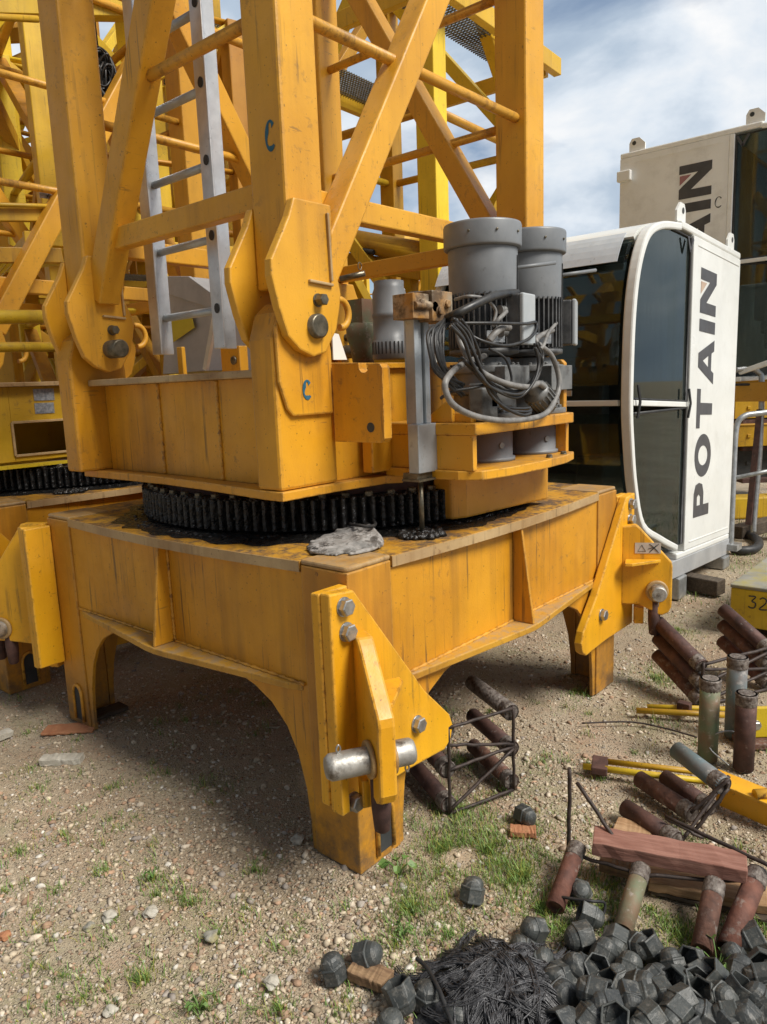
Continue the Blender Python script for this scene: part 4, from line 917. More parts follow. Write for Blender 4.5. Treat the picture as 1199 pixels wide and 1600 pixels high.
# marker letter beside the lettering
letterC(P2(1.12, -.002, 1.95), .035, .05, .010, (0, -1, 0), (0, 0, 1), (-1, 0, 0), 'paint_mark', cab2, 'ink')
vb = MB(); p = P2(2.02, -.03, 2.35); vb.box((p[0]-.03, p[1]-.07, p[2]-.05), (p[0]+.03, p[1]+.07, p[2]+.05)); vb.build('vent_box', ['white_old'], cab2, .01)
sf = thing('support_frame', 'yellow steel frame on legs carrying the raised cream cab', 'steel frame', (7.2, 1.5, 0))
for x in (6.1, 7.8):
    MB().beam((x, -.1, 1.40), (x, 1.75, 1.40), .14, .18).build('beam', ['yellow_far'], sf, .006)
    for y in (.05, 1.65): MB().box((x-.09, y-.09, 0), (x+.09, y+.09, 1.308)).build('leg', ['yellow_far'], sf, .006)
for y in (.05, 1.65): MB().beam((6.2, y, 1.15), (7.7, y, 1.15), .12, .14).build('beam', ['yellow_far'], sf, .006)
cab2['wl2'] = 0

# ------------------------------------------------------------------ 9. things to the right of the cab
hr_ = thing('handrail', 'bent grey steel handrail frame standing beside the white cab', 'handrail', tuple(onz(1145, 858, 0)))
q = lambda px, py, dep=6.2: atd(px, py, dep)
MB().tube(smooth_path([q(1142, 858), q(1146, 760), q(1149, 690), q(1153, 662), q(1164, 650), q(1185, 646), q(1240, 640)], 6), .024, 12).build('rail_tube', ['galv'], hr_)
MB().tube([q(1148, 747), q(1240, 728)], .018, 10).build('rail_tube', ['galv'], hr_)
MB().box(tuple(q(1142, 858)-V(.07, .07, .0)), tuple(q(1142, 858)+V(.07, .07, .05))).build('foot_plate', ['galv'], hr_)
hr2 = thing('handrail', 'second grey rail loop leaning behind the first handrail', 'handrail', tuple(onz(1185, 830, 0)))
q2 = lambda px, py: atd(px, py, 7.0)
MB().tube(smooth_path([q2(1150, 578), q2(1172, 576), q2(1186, 582), q2(1191, 600), q2(1188, 700), q2(1180, 800), q2(1178, 832)], 6), .026, 12).build('rail_tube', ['galv'], hr2)
MB().beam(q2(1170, 820), q2(1188, 640), .05, .04).build('stay', ['rusty_dark'], hr2)
MB().tube([q2(1148, 601), q2(1230, 600)], .012, 8).build('rail_tube', ['rubber'], hr2)
# yellow and dark crates/equipment behind the rails
for k, (px0, py0, px1, py1, dep, mt, nm, lab, ct) in enumerate((
        (1150, 620, 1260, 652, 9., 'yellow_dull', 'ballast_block', 'upper yellow block on the dark rack behind the rails', 'ballast block'),
        (1150, 664, 1260, 696, 8.9, 'yellow_dull', 'ballast_block', 'lower yellow block on the dark rack behind the rails', 'ballast block'),
        (1148, 700, 1260, 745, 9.1, 'dark_inside', 'machine_cabinet', 'black machine cabinet low behind the handrail', 'cabinet'),
        (1150, 572, 1260, 612, 9.2, 'dark_inside', 'machine_cabinet', 'black machine cabinet on top of the rack under the cream cab', 'cabinet'))):
    p, r_ = atd(px0, py0, dep), atd(px1, py1, dep); d = (R @ V(1, 0, 0)); d[2] = 0; d = nrm(d); fw_ = V(-d[1], d[0], 0); w_ = abs(np.dot(r_-p, d)); hh = abs(p[2]-r_[2])
    m = MB(); c0 = p+d*w_/2+fw_*.35; c0[2] = p[2]-hh/2
    m.obox(c0, d*w_/2, fw_*.35, (0, 0, hh/2-.01)); m.obox(c0-fw_*.352, d*.012, fw_*.004, (0, 0, hh/2-.02)); m.obox(c0+V(0, 0, hh/2-.005), d*(w_/2+.015), fw_*.36, (0, 0, .008)); m.obox(c0-d*w_*.3-fw_*.355, d*.02, fw_*.008, (0, 0, .02))
    o = m.build(nm, [mt], None, .008); tag(o, lab, ct)
rk = thing('storage_rack', 'dark steel rack holding the yellow blocks behind the handrails', 'rack', tuple(atd(1190, 780, 9.3)))
for py in (615, 658, 699, 748):
    a, b = atd(1146, py, 9.25), atd(1275, py-4, 9.25); MB().beam(a, b, .5, .05).build('shelf', ['rusty_dark'], rk)
for px in (1146, 1270):
    a = atd(px, 560, 9.6); MB().box((a[0]-.04, a[1]-.04, 0), (a[0]+.04, a[1]+.04, a[2])).build('upright', ['rusty_dark'], rk)
a, b = onz(1147, 835, 0), onz(1165, 826, 0)
pb = thing('counterweight_slab', 'tan yellow slab standing on edge behind the handrail foot', 'slab', tuple(atd(1165, 790, 8.2)))
p = atd(1147, 775, 8.2); d = nrm(V(.65, -.76, 0)); fw_ = V(-d[1], d[0], 0)
MB().obox((p+d*.5)*V(1, 1, 0)+V(0, 0, p[2]/2), d*.6, fw_*.12, (0, 0, p[2]/2)).build('slab_body', ['yellow_far'], pb, .02); MB().obox((p+d*.5)*V(1, 1, 0)+V(0, 0, p[2]+.02), d*.12, fw_*.02, (0, 0, .03)).build('lifting_eye', ['rusty'], pb, .01)
# black hose on the grass
hp_ = [onz(x, y, .04) for x, y in ((1140, 826), (1160, 830), (1180, 840), (1187, 850), (1178, 858), (1158, 860), (1146, 858))]
tag(MB().tube(smooth_path(hp_, 6), .038, 14).build('hose', ['rubber']), 'thick black hose curled on the grass at the foot of the handrail', 'hose')
# timbers near the cab foot
tm = MB(); a, b = onz(1062, 905, .07), onz(1128, 918, .07); tm.beam(a, b, .12, .11); tag(tm.build('timber', ['wood_dark'], None, .008), 'dark wet timber lying in front of the white cab foot', 'timber')
tm = MB(); a, b = onz(1150, 832, .06), onz(1215, 815, .06); tm.beam(a, b, .14, .12); tag(tm.build('timber', ['wood_dark'], None, .008), 'dark timber on the grass under the second rail loop', 'timber')
# counterweight block 320
cw = thing('counterweight_block', 'concrete topped yellow counterweight block with black handwritten number at the right edge', 'counterweight', (3.8, -.6, 0))
MB().box((3.085, -1.25, .065), (4.7, -.262, .30)).build('block_side', ['yellow_dull'], cw, .008)
MB().box((3.080, -1.255, .3005), (4.705, -.258, .322)).build('block_top', ['concrete'], cw, .006)
for x_ in (3.2, 4.4): MB().box((x_, -1.2, 0), (x_+.15, -.30, .0645)).build('skid', ['wood_dark'], cw)
dg = {'3': [(0, 1), (.7, 1), (.35, .6), (.7, .45), (.65, .1), (.3, 0), (0, .1)], '2': [(0, .85), (.3, 1), (.65, .85), (.55, .5), (0, 0), (.75, .02)], '0': [(.35, 1), (.05, .7), (.05, .3), (.35, 0), (.65, .3), (.65, .7), (.35, 1)]}
m = MB(); y = -.365
for ch in '320':
    m.tube(smooth_path([(3.0835, y-.055*u, .19+.072*v) for u, v in dg[ch]], 5), .0042, 6); y -= .062
m.build('painted_number', ['ink'], cw)

# ------------------------------------------------------------------ 10. pipe stubs, frames, rods
PIPEG = 'foundation anchor frames of short pipes and rods'
def pipe_mb(p0, p1, r):
    m = MB(); p0, p1 = V(p0), V(p1); d = nrm(p1-p0); L_ = np.linalg.norm(p1-p0)
    m.lathe(p0, d, [(r*.80, .012), (r*.80, 0), (r, 0), (r, L_-.0), (r*.8, L_), (r*.8, L_-.03)], 22, 0)
    # welded collar
    k = []
    for i in range(6): k.append((r*(1.0+.10*rng.random()), i*.008))
    m.lathe(p1-d*.05, d, [(r*1.003, 0)]+[(q, .004+h) for q, h in k]+[(r*1.003, .05)], 18, 1)
    return m
def frame(label, pipes, rods, mats):
    p0 = V(pipes[0][0]) if pipes else V(rods[0][0]); t = thing('anchor_frame', label, 'anchor frame', (p0[0], p0[1], 0), PIPEG)
    for i, (a, b, r) in enumerate(pipes): pipe_mb(a, b, r).build('pipe', [mats[i % len(mats)], 'weld'], t)
    for a, b, r in rods: MB().tube([V(a)+(V(b)-V(a))*k/8+V(rng.normal(0, .0012), rng.normal(0, .0012), rng.normal(0, .0012)) for k in range(9)], r, 8).build('rod', ['rod'], t)
    return t
# A: behind the near leg
e0, e1 = V(.455, -.03, 0), V(.735, -.135, 0); dp = V(.135, .25, 0); zr = (.045, .185, .335)
pp, rr_ = [], []
for e in (e0, e1):
    for z in zr: pp.append((e+dp*1.15+V(0, 0, z), e+V(0, 0, z), .032))
f0, f1 = e0-dp*.04, e1-dp*.04
Z_ = lambda v, z: v+V(0, 0, z)
for a, b in ((Z_(f0, .02), Z_(f0, .36)), (Z_(f1, .02), Z_(f1, .37)), (Z_(f0, .355), Z_(f1, .36)), (Z_(f0, .19), Z_(f1, .20)), (Z_(f0, .03), Z_(f1, .19)), (Z_(f0, .015), Z_(f1, .02)), (Z_(f0, .29), Z_(f1, .21))): rr_.append((a, b, .0065))
frame('rusty six pipe anchor frame lying right behind the front leg of the crane base', pp, rr_, ['rusty_dark', 'rusty_dark', 'rusty_dark', 'rusty', 'rusty_dark', 'weld'])
# B: at the right edge beside the counterweight
c0 = onz(1095, 1105, 0); e0 = V(c0[0], c0[1], 0); e1 = onz(1200, 1078, 0); dp = V(.15, .26, .12)
pp, rr_ = [], []
bz = (.035, .125, .21)
for e in (e0, e1):
    for z in bz: pp.append((e+dp*1.05+V(0, 0, z), e+V(0, 0, z), .036))
f0, f1 = e0-dp*.03, e1-dp*.03
for a, b in ((Z_(f0, .0), Z_(f0, .235)), (Z_(f1, 0), Z_(f1, .24)), (Z_(f0, .225), Z_(f1, .235)), (Z_(f0, .20), Z_(f1, .12)), (Z_(f0, .12), Z_(f1, .215)), (Z_(f0, .03), Z_(f1, .11)), (Z_(f0, .015), Z_(f1, .015))): rr_.append((a, b, .008))
frame('rusty anchor frame with pipes pointing up left before the yellow counterweight', pp, rr_, ['rusty', 'rusty_dark', 'rusty_dark', 'rusty_red', 'rusty', 'rusty_dark'])
# standing pipes
for px, pb_, pt_, r, mt, lab in ((1106, 1185, 1055, .040, 'pipe_green', 'upright green and rust pipe stub, leftmost of the three standing pipes'), (1162, 1200, 1078, .040, 'rusty_dark', 'upright dark pipe stub with bright cut top, rightmost of the three standing pipes'), (1148, 1150, 1022, .042, 'pipe_blue', 'upright grey pipe stub half hidden behind the other standing pipes')):
    b0 = onz(px, pb_, 0); zt_ = b0[2]+(pb_-pt_)*np.dot(b0-CAM, R@V(0, 0, 1))/F*1.02
    t = thing('pipe_stub', lab, 'pipe', tuple(b0), 'pipe stubs standing on the gravel'); pipe_mb(b0, b0+V(0, 0, zt_), r).build('pipe', [mt, 'weld'], t); MB().lathe(b0+V(0, 0, zt_-.001), (0, 0, 1), [(r*.79, 0), (r*.79, .003)], 20).build('cut_end', ['weld'], t)
# C: middle cluster
def gpipe(px0, py0, z0, px1, py1, z1, r): return (onz(px0, py0, z0), onz(px1, py1, z1), r)
pp = [gpipe(1058, 1172, .20, 1132, 1228, .18, .033), gpipe(1000, 1217, .045, 1083, 1272, .045, .032), gpipe(1040, 1215, .045, 1112, 1262, .045, .031), gpipe(978, 1262, .045, 1058, 1314, .045, .032)]
q3 = lambda px, py, z: onz(px, py, z)
rr_ = [(q3(1062, 1318, .02), q3(1140, 1212, .2), .0065), (q3(1080, 1270, .09), q3(1140, 1216, .22), .0065), (q3(1085, 1300, .02), q3(1138, 1232, .17), .0065), (q3(1040, 1278, .10), q3(1100, 1310, .05), .006), (q3(1122, 1262, .06), q3(1138, 1222, .2), .0065)]
frame('fallen anchor frame with one blue grey pipe amid the pipe pile', pp, rr_, ['pipe_blue', 'rusty', 'rusty_dark', 'rusty_dark'])
# D: lower cluster, pipes leaning out of the plank
pp = [gpipe(868, 1418, .03, 903, 1322, .10, .028), gpipe(974, 1454, .03, 1003, 1355, .10, .028), gpipe(1097, 1485, .03, 1118, 1378, .11, .029), gpipe(1138, 1482, .03, 1186, 1362, .12, .030)]
rr_ = [(q3(889, 1332, .06), q3(889, 1332, .06)+V(.005, .0, .30), .0065), (q3(972, 1326, .13), q3(902, 1222, .26), .0065), (q3(1215, 1358, .16), q3(1040, 1276, .16), .0065), (q3(900, 1335, .09), q3(1005, 1368, .09), .006), (q3(1005, 1368, .09), q3(1185, 1378, .1), .006)]
frame('rust red and green pipe frame lying half under the reddish plank', pp, rr_, ['rusty_red', 'pipe_green', 'rusty', 'rusty_red'])
# loose bent wire
tag(MB().tube(smooth_path([onz(1165, 1145, .12), onz(1130, 1143, .14), onz(1108, 1155, .10), onz(1112, 1172, .06), onz(1140, 1196, .02)], 8), .003, 6).build('wire', ['galv']), 'thin pale wire looped round the standing pipes', 'wire')
tag(MB().tube(smooth_path([onz(910, 1130, .01), onz(985, 1128, .012), onz(1040, 1138, .01), onz(1090, 1152, .012)], 8), .004, 6).build('wire', ['rod']), 'thin dark wire lying across the open gravel', 'wire')
# yellow lattice bars on the ground
yb = thing('boom_strut', 'pair of long yellow bars ending in a yellow channel lying between the pipes', 'yellow strut', tuple(onz(1000, 1200, 0)))
for a, b, r in (((912, 1197, .03), (1110, 1222, .05), .013), ((950, 1190, .035), (1105, 1208, .06), .012)): MB().tube([onz(*a), onz(*b)], r, 10).build('bar', ['yellow_dull'], yb)
MB().obox(onz(938, 1196, .03), V(.05, .02, 0), V(-.01, .03, 0), (0, 0, .016)).build('end_tab', ['rusty_dark'], yb, .004)
ch = MB(); a, b = onz(1112, 1210, .10), onz(1240, 1262, .10); ch.beam(a, b, .10, .012); ch.beam(a-V(0, 0, .05)+V(-.03, -.03, 0), b-V(0, 0, .05)+V(-.03, -.03, 0), .010, .09); ch.build('channel', ['yellow_new'], yb, .003)
MB().tube([onz(1180, 1243, .11), onz(1240, 1240, .11)], .022, 12).build('bar', ['yellow_new'], yb)
yb2 = thing('boom_strut', 'pair of short yellow bars lying behind the standing pipes', 'yellow strut', tuple(onz(1050, 1108, 0)))
for a, b, r in (((995, 1110, .03), (1145, 1118, .04), .014), ((1012, 1104, .03), (1140, 1108, .04), .012)): MB().tube([onz(*a), onz(*b)], r, 10).build('bar', ['yellow_dull'], yb2)
MB().obox(onz(1070, 1104, .05), V(.02, .0, 0), V(0, .03, 0), (0, 0, .022)).build('end_tab', ['rusty_dark'], yb2, .004)
# orange hinge plate
hg = thing('hinge_plate', 'orange brown bracket plate with a bolt at the right edge above the yellow channel', 'bracket', tuple(onz(1190, 1140, 0)))
p = onz(1180, 1128, .10); MB().obox(p, V(.03, .03, 0)*.0+V(.05, -.06, 0), V(.008, .007, 0), (0, 0, .07)).build('plate', ['yellow_dull'], hg, .006); MB().hexbolt(p+V(-.009, -.008, -.01), (-.76, -.65, 0), .02, .014).build('bolt', ['steel'], hg); MB().obox(p-V(0, 0, .085), V(.05, -.06, 0), V(.05, .04, 0), (0, 0, .014)).build('foot', ['rusty'], hg, .004)

# ------------------------------------------------------------------ 11. timber, caps, fibre bundle, stones
def plank(pa, pb_, w, th, mat, name, label, cat, z=.0, sag=0):
    a, b = V(pa), V(pb_); d = nrm(b-a); sd = nrm(np.cross(d, (0, 0, 1))); m = MB(); n = 14; L_ = np.linalg.norm(b-a)
    prof = []
    for i in range(n+1):
        c = a+(b-a)*i/n; j = lambda s_: V(rng.normal(0, s_), rng.normal(0, s_), rng.normal(0, s_))*(1 if 0 < i < n else 1.5)
        prof.append([c+sd*w/2+j(.001), c-sd*w/2+j(.001), c-sd*w/2+V(0, 0, th)+j(.0012), c+sd*w/2+V(0, 0, th)+j(.0012)])
    vs = [q for p in prof for q in p]; fs = []
    for i in range(n):
        for k in range(4): fs.append((4*i+k, 4*i+(k+1) % 4, 4*i+4+(k+1) % 4, 4*i+4+k))
    fs += [(3, 2, 1, 0), (4*n, 4*n+1, 4*n+2, 4*n+3)]
    o = m.add(vs, fs).build(name, [mat], None, .003); 
    # local x along the grain
    mw = Matrix((tuple(d)+(0,), tuple(sd)+(0,), tuple(np.cross(d, sd))+(0,), (0, 0, 0, 1))).transposed().to_4x4(); mw.translation = Vector(tuple(a))
    o.data.transform(mw.inverted()); o.matrix_world = mw
    return tag(o, label, cat)
plank(onz(928, 1322, .115), onz(1166, 1366, .115), .10, .045, 'wood_red', 'plank', 'reddish wooden plank lying across the rusty pipes at the lower right', 'plank')
plank(onz(940, 1352, .02), onz(1010, 1372, .02), .07, .04, 'wood_brown', 'plank', 'short brown board end under the left end of the reddish plank', 'plank')
plank(onz(1015, 1376, .02), onz(1230, 1420, .02), .10, .03, 'wood_tan', 'plank', 'pale tan board half hidden under the reddish plank', 'plank')
plank(onz(1020, 1385, .005), onz(1235, 1440, .005), .08, .015, 'wood_dark', 'plank', 'dark wet board lowest under the reddish plank', 'plank')
plank(onz(962, 1298, .01), onz(1020, 1312, .01), .09, .03, 'wood_tan', 'plank', 'tan board end behind the reddish plank', 'plank')
plank(onz(551, 1520, .0), onz(607, 1542, .0), .06, .03, 'wood_brown', 'wood_block', 'small split brown wood block beside two black caps', 'wood block')
plank(onz(67, 1193, .0), onz(130, 1190, .0), .06, .03, 'pale_stone', 'stone_slab', 'pale flat stone slab lying on the gravel at the left', 'stone')
plank(onz(798, 1302, .0), onz(838, 1304, .0), .05, .022, 'brick', 'brick_piece', 'orange brick fragment below a lone black cap', 'brick')
plank(onz(-12, 1160, .0), onz(18, 1148, .0), .05, .03, 'pale_stone', 'stone_slab', 'broken pale slab at the left edge of the gravel', 'stone')
plank(onz(70, 1143, .0), onz(150, 1138, .0), .1, .012, 'brick', 'brick_piece', 'flat reddish tile pieces under the left leg of the base', 'brick')
plank(onz(140, 1125, .0), onz(195, 1105, .0), .1, .02, 'wood_dark', 'packing_board', 'dark packing board beside the left leg of the base', 'board')
def rock(px, py, r, mat, label):
    c = onz(px, py, r*.3); bm = bmesh.new(); bmesh.ops.create_icosphere(bm, subdivisions=3, radius=r)
    for v in bm.verts: v.co *= 1+.45*mnoise.noise(v.co*1.3/r+Vector((px, py, 0)))+.10*mnoise.noise(v.co*4/r); v.co.z *= .62
    me = bpy.data.meshes.new('stone'); bm.to_mesh(me); bm.free(); me.materials.append(M[mat]); o = bpy.data.objects.new('stone', me); o.location = tuple(c); COL.objects.link(o)
    return tag(o, label, 'stone', 'single stones on the gravel')
for px, py, r, mt, lb_ in ((466, 1312, .024, 'pale_stone', 'pale grey stone left of the front leg foot'), (172, 1431, .021, 'pale_stone', 'whitest round stone on the gravel at the lower left'), (236, 1425, .022, 'pale_stone', 'pair topped cream stone right of the whitest stone'), (140, 1448, .016, 'concrete', 'grey wedge stone left of the whitest stone'), (425, 1535, .020, 'pale_stone', 'pale stone near the bottom edge left of the caps'), (330, 1463, .022, 'concrete', 'grey pink stone among weeds at the lower middle'), (8, 1462, .018, 'brick', 'red brick chip at the left edge'), (762, 1256, .0, 'pale_stone', ''), (1020, 1240, .02, 'pale_stone', 'pale pebble between the lying pipes'), (172, 1580, .019, 'pale_stone', 'cream stone near the bottom left corner')):
    if r: rock(px, py, r, mt, lb_)
# bolt caps
capm = MB(); r = .038; NS = 24
def hexr(k, rad, f_):          # radius at segment k: f_=1 hexagon, 0 circle
    a = 2*PI*k/NS; h = math.cos(PI/6)/math.cos(((a+PI/6) % (PI/3))-PI/6); return rad*(f_*h/ .95+(1-f_)), a
prof = [(.84, .012, 1.), (.86, -.001, 1.), (1., -.001, 1.), (1.02, .003, 1.), (1., .008, 1.), (1.0, .040, 1.), (1.03, .043, 1.), (1.02, .047, .9), (.90, .0485, .45), (.86, .056, .3), (.76, .066, .2), (.55, .074, .1), (.25, .078, 0.), (.03, .079, 0.)]
rows = [[(hexr(k, r*p_, f_)[0]*math.cos(2*PI*k/NS), hexr(k, r*p_, f_)[0]*math.sin(2*PI*k/NS), z) for k in range(NS)] for p_, z, f_ in [(.02, .040, 0), (.80, .040, 1.)]+prof]
capm.add([v for rw in rows for v in rw], [(i*NS+k, i*NS+(k+1) % NS, (i+1)*NS+(k+1) % NS, (i+1)*NS+k) for i in range(len(rows)-1) for k in range(NS)])
capm.xf(lambda x, y, z: (x*(1+.04*mnoise.noise(Vector((x*30, y*30, z*30)))), y*(1+.05*mnoise.noise(Vector((y*30, z*30, x*30)))), z*(1+.05*mnoise.noise(Vector((x*25, y*25, 7))))))
cap0 = capm.build('bolt_cap', ['cap'], None, .0012)
single = [(520, 1508, 15, 200, 'black domed bolt cap lying alone on the left of the wood block'), (578, 1492, 60, 20, 'black bolt cap with open side just above the wood block'), (740, 1388, 25, 100, 'black bolt cap half hidden in grass below the leg'), (824, 1276, 80, -20, 'lone black bolt cap on open gravel near the brick fragment'), (628, 1560, 150, 0, 'upturned hexagonal cap right of the wood block'), (667, 1552, 10, 40, 'domed cap behind the bent dark strip'), (718, 1588, 12, 0, 'domed cap at the bottom edge right of the bent strip'), (612, 1596, 10, 60, 'domed cap cut off by the bottom edge')]
pile = [(830, 1452, 100), (812, 1480, 150), (850, 1500, 40), (903, 1465, 110), (925, 1432, 20), (908, 1393, 80), (945, 1490, 70), (962, 1476, 130), (985, 1508, 20), (1018, 1484, 120), (1004, 1540, 15), (965, 1525, 100), (930, 1518, 30), (903, 1512, 90), (925, 1550, 15), (882, 1555, 60), (985, 1568, 10), (1030, 1525, 70), (1052, 1505, 40), (1040, 1560, 120), (1065, 1535, 20), (1085, 1502, 100), (1145, 1492, 60), (1158, 1515, 30), (1190, 1502, 110), (1120, 1535, 45), (1105, 1560, 80), (1150, 1552, 130), (1182, 1557, 20), (1090, 1585, 140), (1130, 1588, 70), (1165, 1592, 30), (1196, 1588, 120), (1052, 1592, 15), (1012, 1595, 20), (962, 1592, 130), (928, 1588, 10), (888, 1598, 15), (1170, 1470, 90), (1080, 1545, 55), (1000, 1480, 45), (940, 1570, 140), (870, 1530, 100), (1135, 1560, 95), (1060, 1568, 60), (1015, 1560, 135), (1100, 1520, 130), (1185, 1530, 65), (960, 1550, 20), (1210, 1560, 40), (1218, 1520, 100), (1150, 1612, 60), (1080, 1615, 120), (1000, 1618, 30)]
first = True
def put(px, py, tilt, az, z):
    global first
    o = cap0 if first else cap0.copy()
    if not first: COL.objects.link(o)
    first = False
    rot = Matrix.Rotation(math.radians(az), 4, 'Z') @ Matrix.Rotation(math.radians(tilt), 4, 'X') @ Matrix.Rotation(rng.uniform(0, 6), 4, 'Z')
    cen = rot @ Vector((0, 0, .04)); p = onz(px, py, z); sc_ = rng.uniform(.88, 1.08); o.matrix_world = Matrix.Translation(Vector(tuple(p))-cen*sc_) @ rot @ Matrix.Diagonal((sc_*rng.uniform(.93, 1.07), sc_, sc_*rng.uniform(.85, 1.05), 1))
    return o
for px, py, ti, az, lb_ in single: tag(put(px, py, ti, az, .038), lb_, 'bolt cap', 'black plastic bolt caps')
for i, (px, py, ti) in enumerate(pile):
    dens = (py > 1500)+(py > 1545 and 900 < px < 1190)
    tag(put(px, py, rng.uniform(35, 150), rng.uniform(0, 360), .036+.022*dens*rng.random()+.01*dens), 'black hexagonal bolt cap in the heap at the lower right', 'bolt cap', 'black plastic bolt caps')
tag(MB().tube(smooth_path([onz(652, 1498, .05), onz(668, 1512, .06), onz(686, 1545, .07), onz(700, 1580, .06), onz(712, 1612, .05)], 6), [.006]*25, 8).build('bent_strip', ['rubber']), 'bent dark strip curving past the domed caps at the bottom', 'strip')
# bundle of black fibre
fb = thing('fibre_bundle', 'matted bundle of black plastic fibre spread beside the heap of caps', 'fibre bundle', tuple(onz(790, 1560, 0)))
kn = onz(800, 1535, .07); m = MB()
mound = []
mm_ = MB(); nr, na = 7, 36
for i in range(nr+1):
    for j in range(na):
        a = 2*PI*j/na; rx = .20+.05*mnoise.noise(Vector((math.cos(a)*2, math.sin(a)*2, 3))); f_ = i/nr
        c = onz(785, 1570, 0); mound.append(c+V(rx*f_*math.cos(a)*1.1, rx*f_*math.sin(a)*1.1, .075*(1-f_**2)+.018*mnoise.noise(Vector((math.cos(a)*f_*6, math.sin(a)*f_*6, 1)))-.004))
mm_.add(mound, [(i*na+j, i*na+(j+1) % na, (i+1)*na+(j+1) % na, (i+1)*na+j) for i in range(nr) for j in range(na)], 0, True); mm_.build('matted_core', ['fibre'], fb)
cm_ = onz(785, 1570, 0)
def mz(p, lift=0.):
    dd_ = np.linalg.norm(p[:2]-cm_[:2])/.23; return max(.004, .085*(1-min(1, dd_)**2)+.018*mnoise.noise(Vector((p[0]*14, p[1]*14, 2)))+lift)
for lk in range(95):
    a = rng.uniform(0, 2*PI); r0 = rng.uniform(0, .10); L_ = rng.uniform(.09, .20); st_ = kn*V(1, 1, 0)+V(math.cos(a), math.sin(a), 0)*r0+V(rng.normal(0, .03), rng.normal(0, .03), 0)
    if lk > 60: st_ = cm_*V(1, 1, 0)+V(rng.normal(0, .09), rng.normal(0, .09), 0); a = rng.uniform(0, 2*PI)
    cv = rng.normal(0, 1.1); lift = rng.uniform(0, .012); path = [st_]; an = a
    for k in range(6): an += cv/6+rng.normal(0, .15); path.append(path[-1]+V(math.cos(an), math.sin(an), 0)*L_/6)
    path = [V(p[0], p[1], mz(p, lift)) for p in path]; wl = rng.uniform(.006, .015)
    for j in range(int(rng.integers(14, 24))):
        o1, o2, dz = rng.normal(0, wl), rng.normal(0, wl*1.3), rng.uniform(-.002, .006); n_ = V(-math.sin(a), math.cos(a), 0)
        pts = [p+n_*(o1+(o2-o1)*k/6)+V(0, 0, dz+rng.normal(0, .0012)) for k, p in enumerate(path)]
        if rng.random() < .03: pts[-1] = pts[-1]+V(0, 0, rng.uniform(0, .015))
        m.tube(smooth_path(pts, 2), rng.uniform(.0007, .0015) if rng.random() < .7 else rng.uniform(.0018, .0034), 4)
m.build('fibre_strands', ['fibre'], fb)
tag(MB().tube(smooth_path([onz(862, 1412, .02), onz(872, 1402, .05), onz(900, 1405, .07), onz(925, 1408, .08), onz(946, 1412, .06), onz(940, 1440, .02)], 6), .0045, 8).build('cord', ['rubber']), 'thin black cord looped over the caps beside a red pipe', 'cord')
# work glove lying on the deck corner
gl = thing('work_glove', 'dirty grey work glove crumpled on the near corner of the crane base', 'glove', tuple(onz(540, 850, 1.05)))
GO = [(479, 858), (483, 850), (500, 843), (520, 836), (540, 829), (552, 825), (566, 823), (580, 826), (592, 836), (602, 848), (600, 856), (585, 859), (566, 860), (552, 865), (538, 866), (528, 869), (512, 868), (498, 866), (486, 866)]
gpts = np.array([onz(x, y, 1.05)[:2] for x, y in GO])
def inside(p, poly):
    c = False; j = len(poly)-1
    for i in range(len(poly)):
        if (poly[i][1] > p[1]) != (poly[j][1] > p[1]) and p[0] < (poly[j][0]-poly[i][0])*(p[1]-poly[i][1])/(poly[j][1]-poly[i][1])+poly[i][0]: c = not c
        j = i
    return c
def edist(p, poly):
    best = 9
    for i in range(len(poly)):
        a, b = poly[i-1], poly[i]; t_ = np.clip(np.dot(p-a, b-a)/max(1e-12, np.dot(b-a, b-a)), 0, 1); best = min(best, np.linalg.norm(p-a-(b-a)*t_))
    return best
st_ = .0045; lo_, hi_ = gpts.min(0)-st_, gpts.max(0)+st_; nx_, ny_ = int((hi_[0]-lo_[0])/st_)+1, int((hi_[1]-lo_[1])/st_)+1
idx = {}; gvs = []; cuff = onz(572, 829, 1.05)[:2]; tip_ = onz(492, 860, 1.05)[:2]
for i in range(nx_+1):
    for j in range(ny_+1):
        p = lo_+st_*np.array([i, j])
        if not inside(p, gpts): continue
        e_ = edist(p, gpts); rg = 1-abs(mnoise.noise(Vector((p[0]*22, p[1]*22, 3.3))))*2.2
        along = np.dot(p-gpts[0], gpts[9]-gpts[0])/np.dot(gpts[9]-gpts[0], gpts[9]-gpts[0]); acr = np.cross(nrm(gpts[9]-gpts[0]), p-gpts[0])
        h = .026*min(1, e_/.02)**.6*(.45+.75*min(1, max(0, along)))
        h *= .70+.55*(1-abs(mnoise.noise(Vector((along*5.5+acr*9, acr*30, 3.3))))*2.)+.06*mnoise.noise(Vector((p[0]*60, p[1]*60, 1)))
        if along < .62: h *= .72+.28*abs(math.cos(acr*95))            # fingers
        if along > .75: h += .012*max(0, 1-np.linalg.norm(p-cuff)/.03)
        idx[(i, j)] = len(gvs); gvs.append((p[0], p[1], 1.0505+max(.0015, h)))
gfs, gms = [], []
for (i, j), k in idx.items():
    q4 = [(i, j), (i+1, j), (i+1, j+1), (i, j+1)]
    if all(q in idx for q in q4): gfs.append([idx[q] for q in q4])
gm = MB(); gmd = MB()
for f_ in gfs:
    c = np.mean([gvs[k] for k in f_], 0)[:2]
    dark = np.linalg.norm(c-cuff)+.012*mnoise.noise(Vector((c[0]*40, c[1]*40, 0))) < .044 or (np.linalg.norm(c-tip_) < .045 and mnoise.noise(Vector((c[0]*70, c[1]*70, 0))) > -.1)
    gm.f.append(f_); gm.mi.append(1 if dark else 0); gm.sm.append(True)
gm.v = gvs
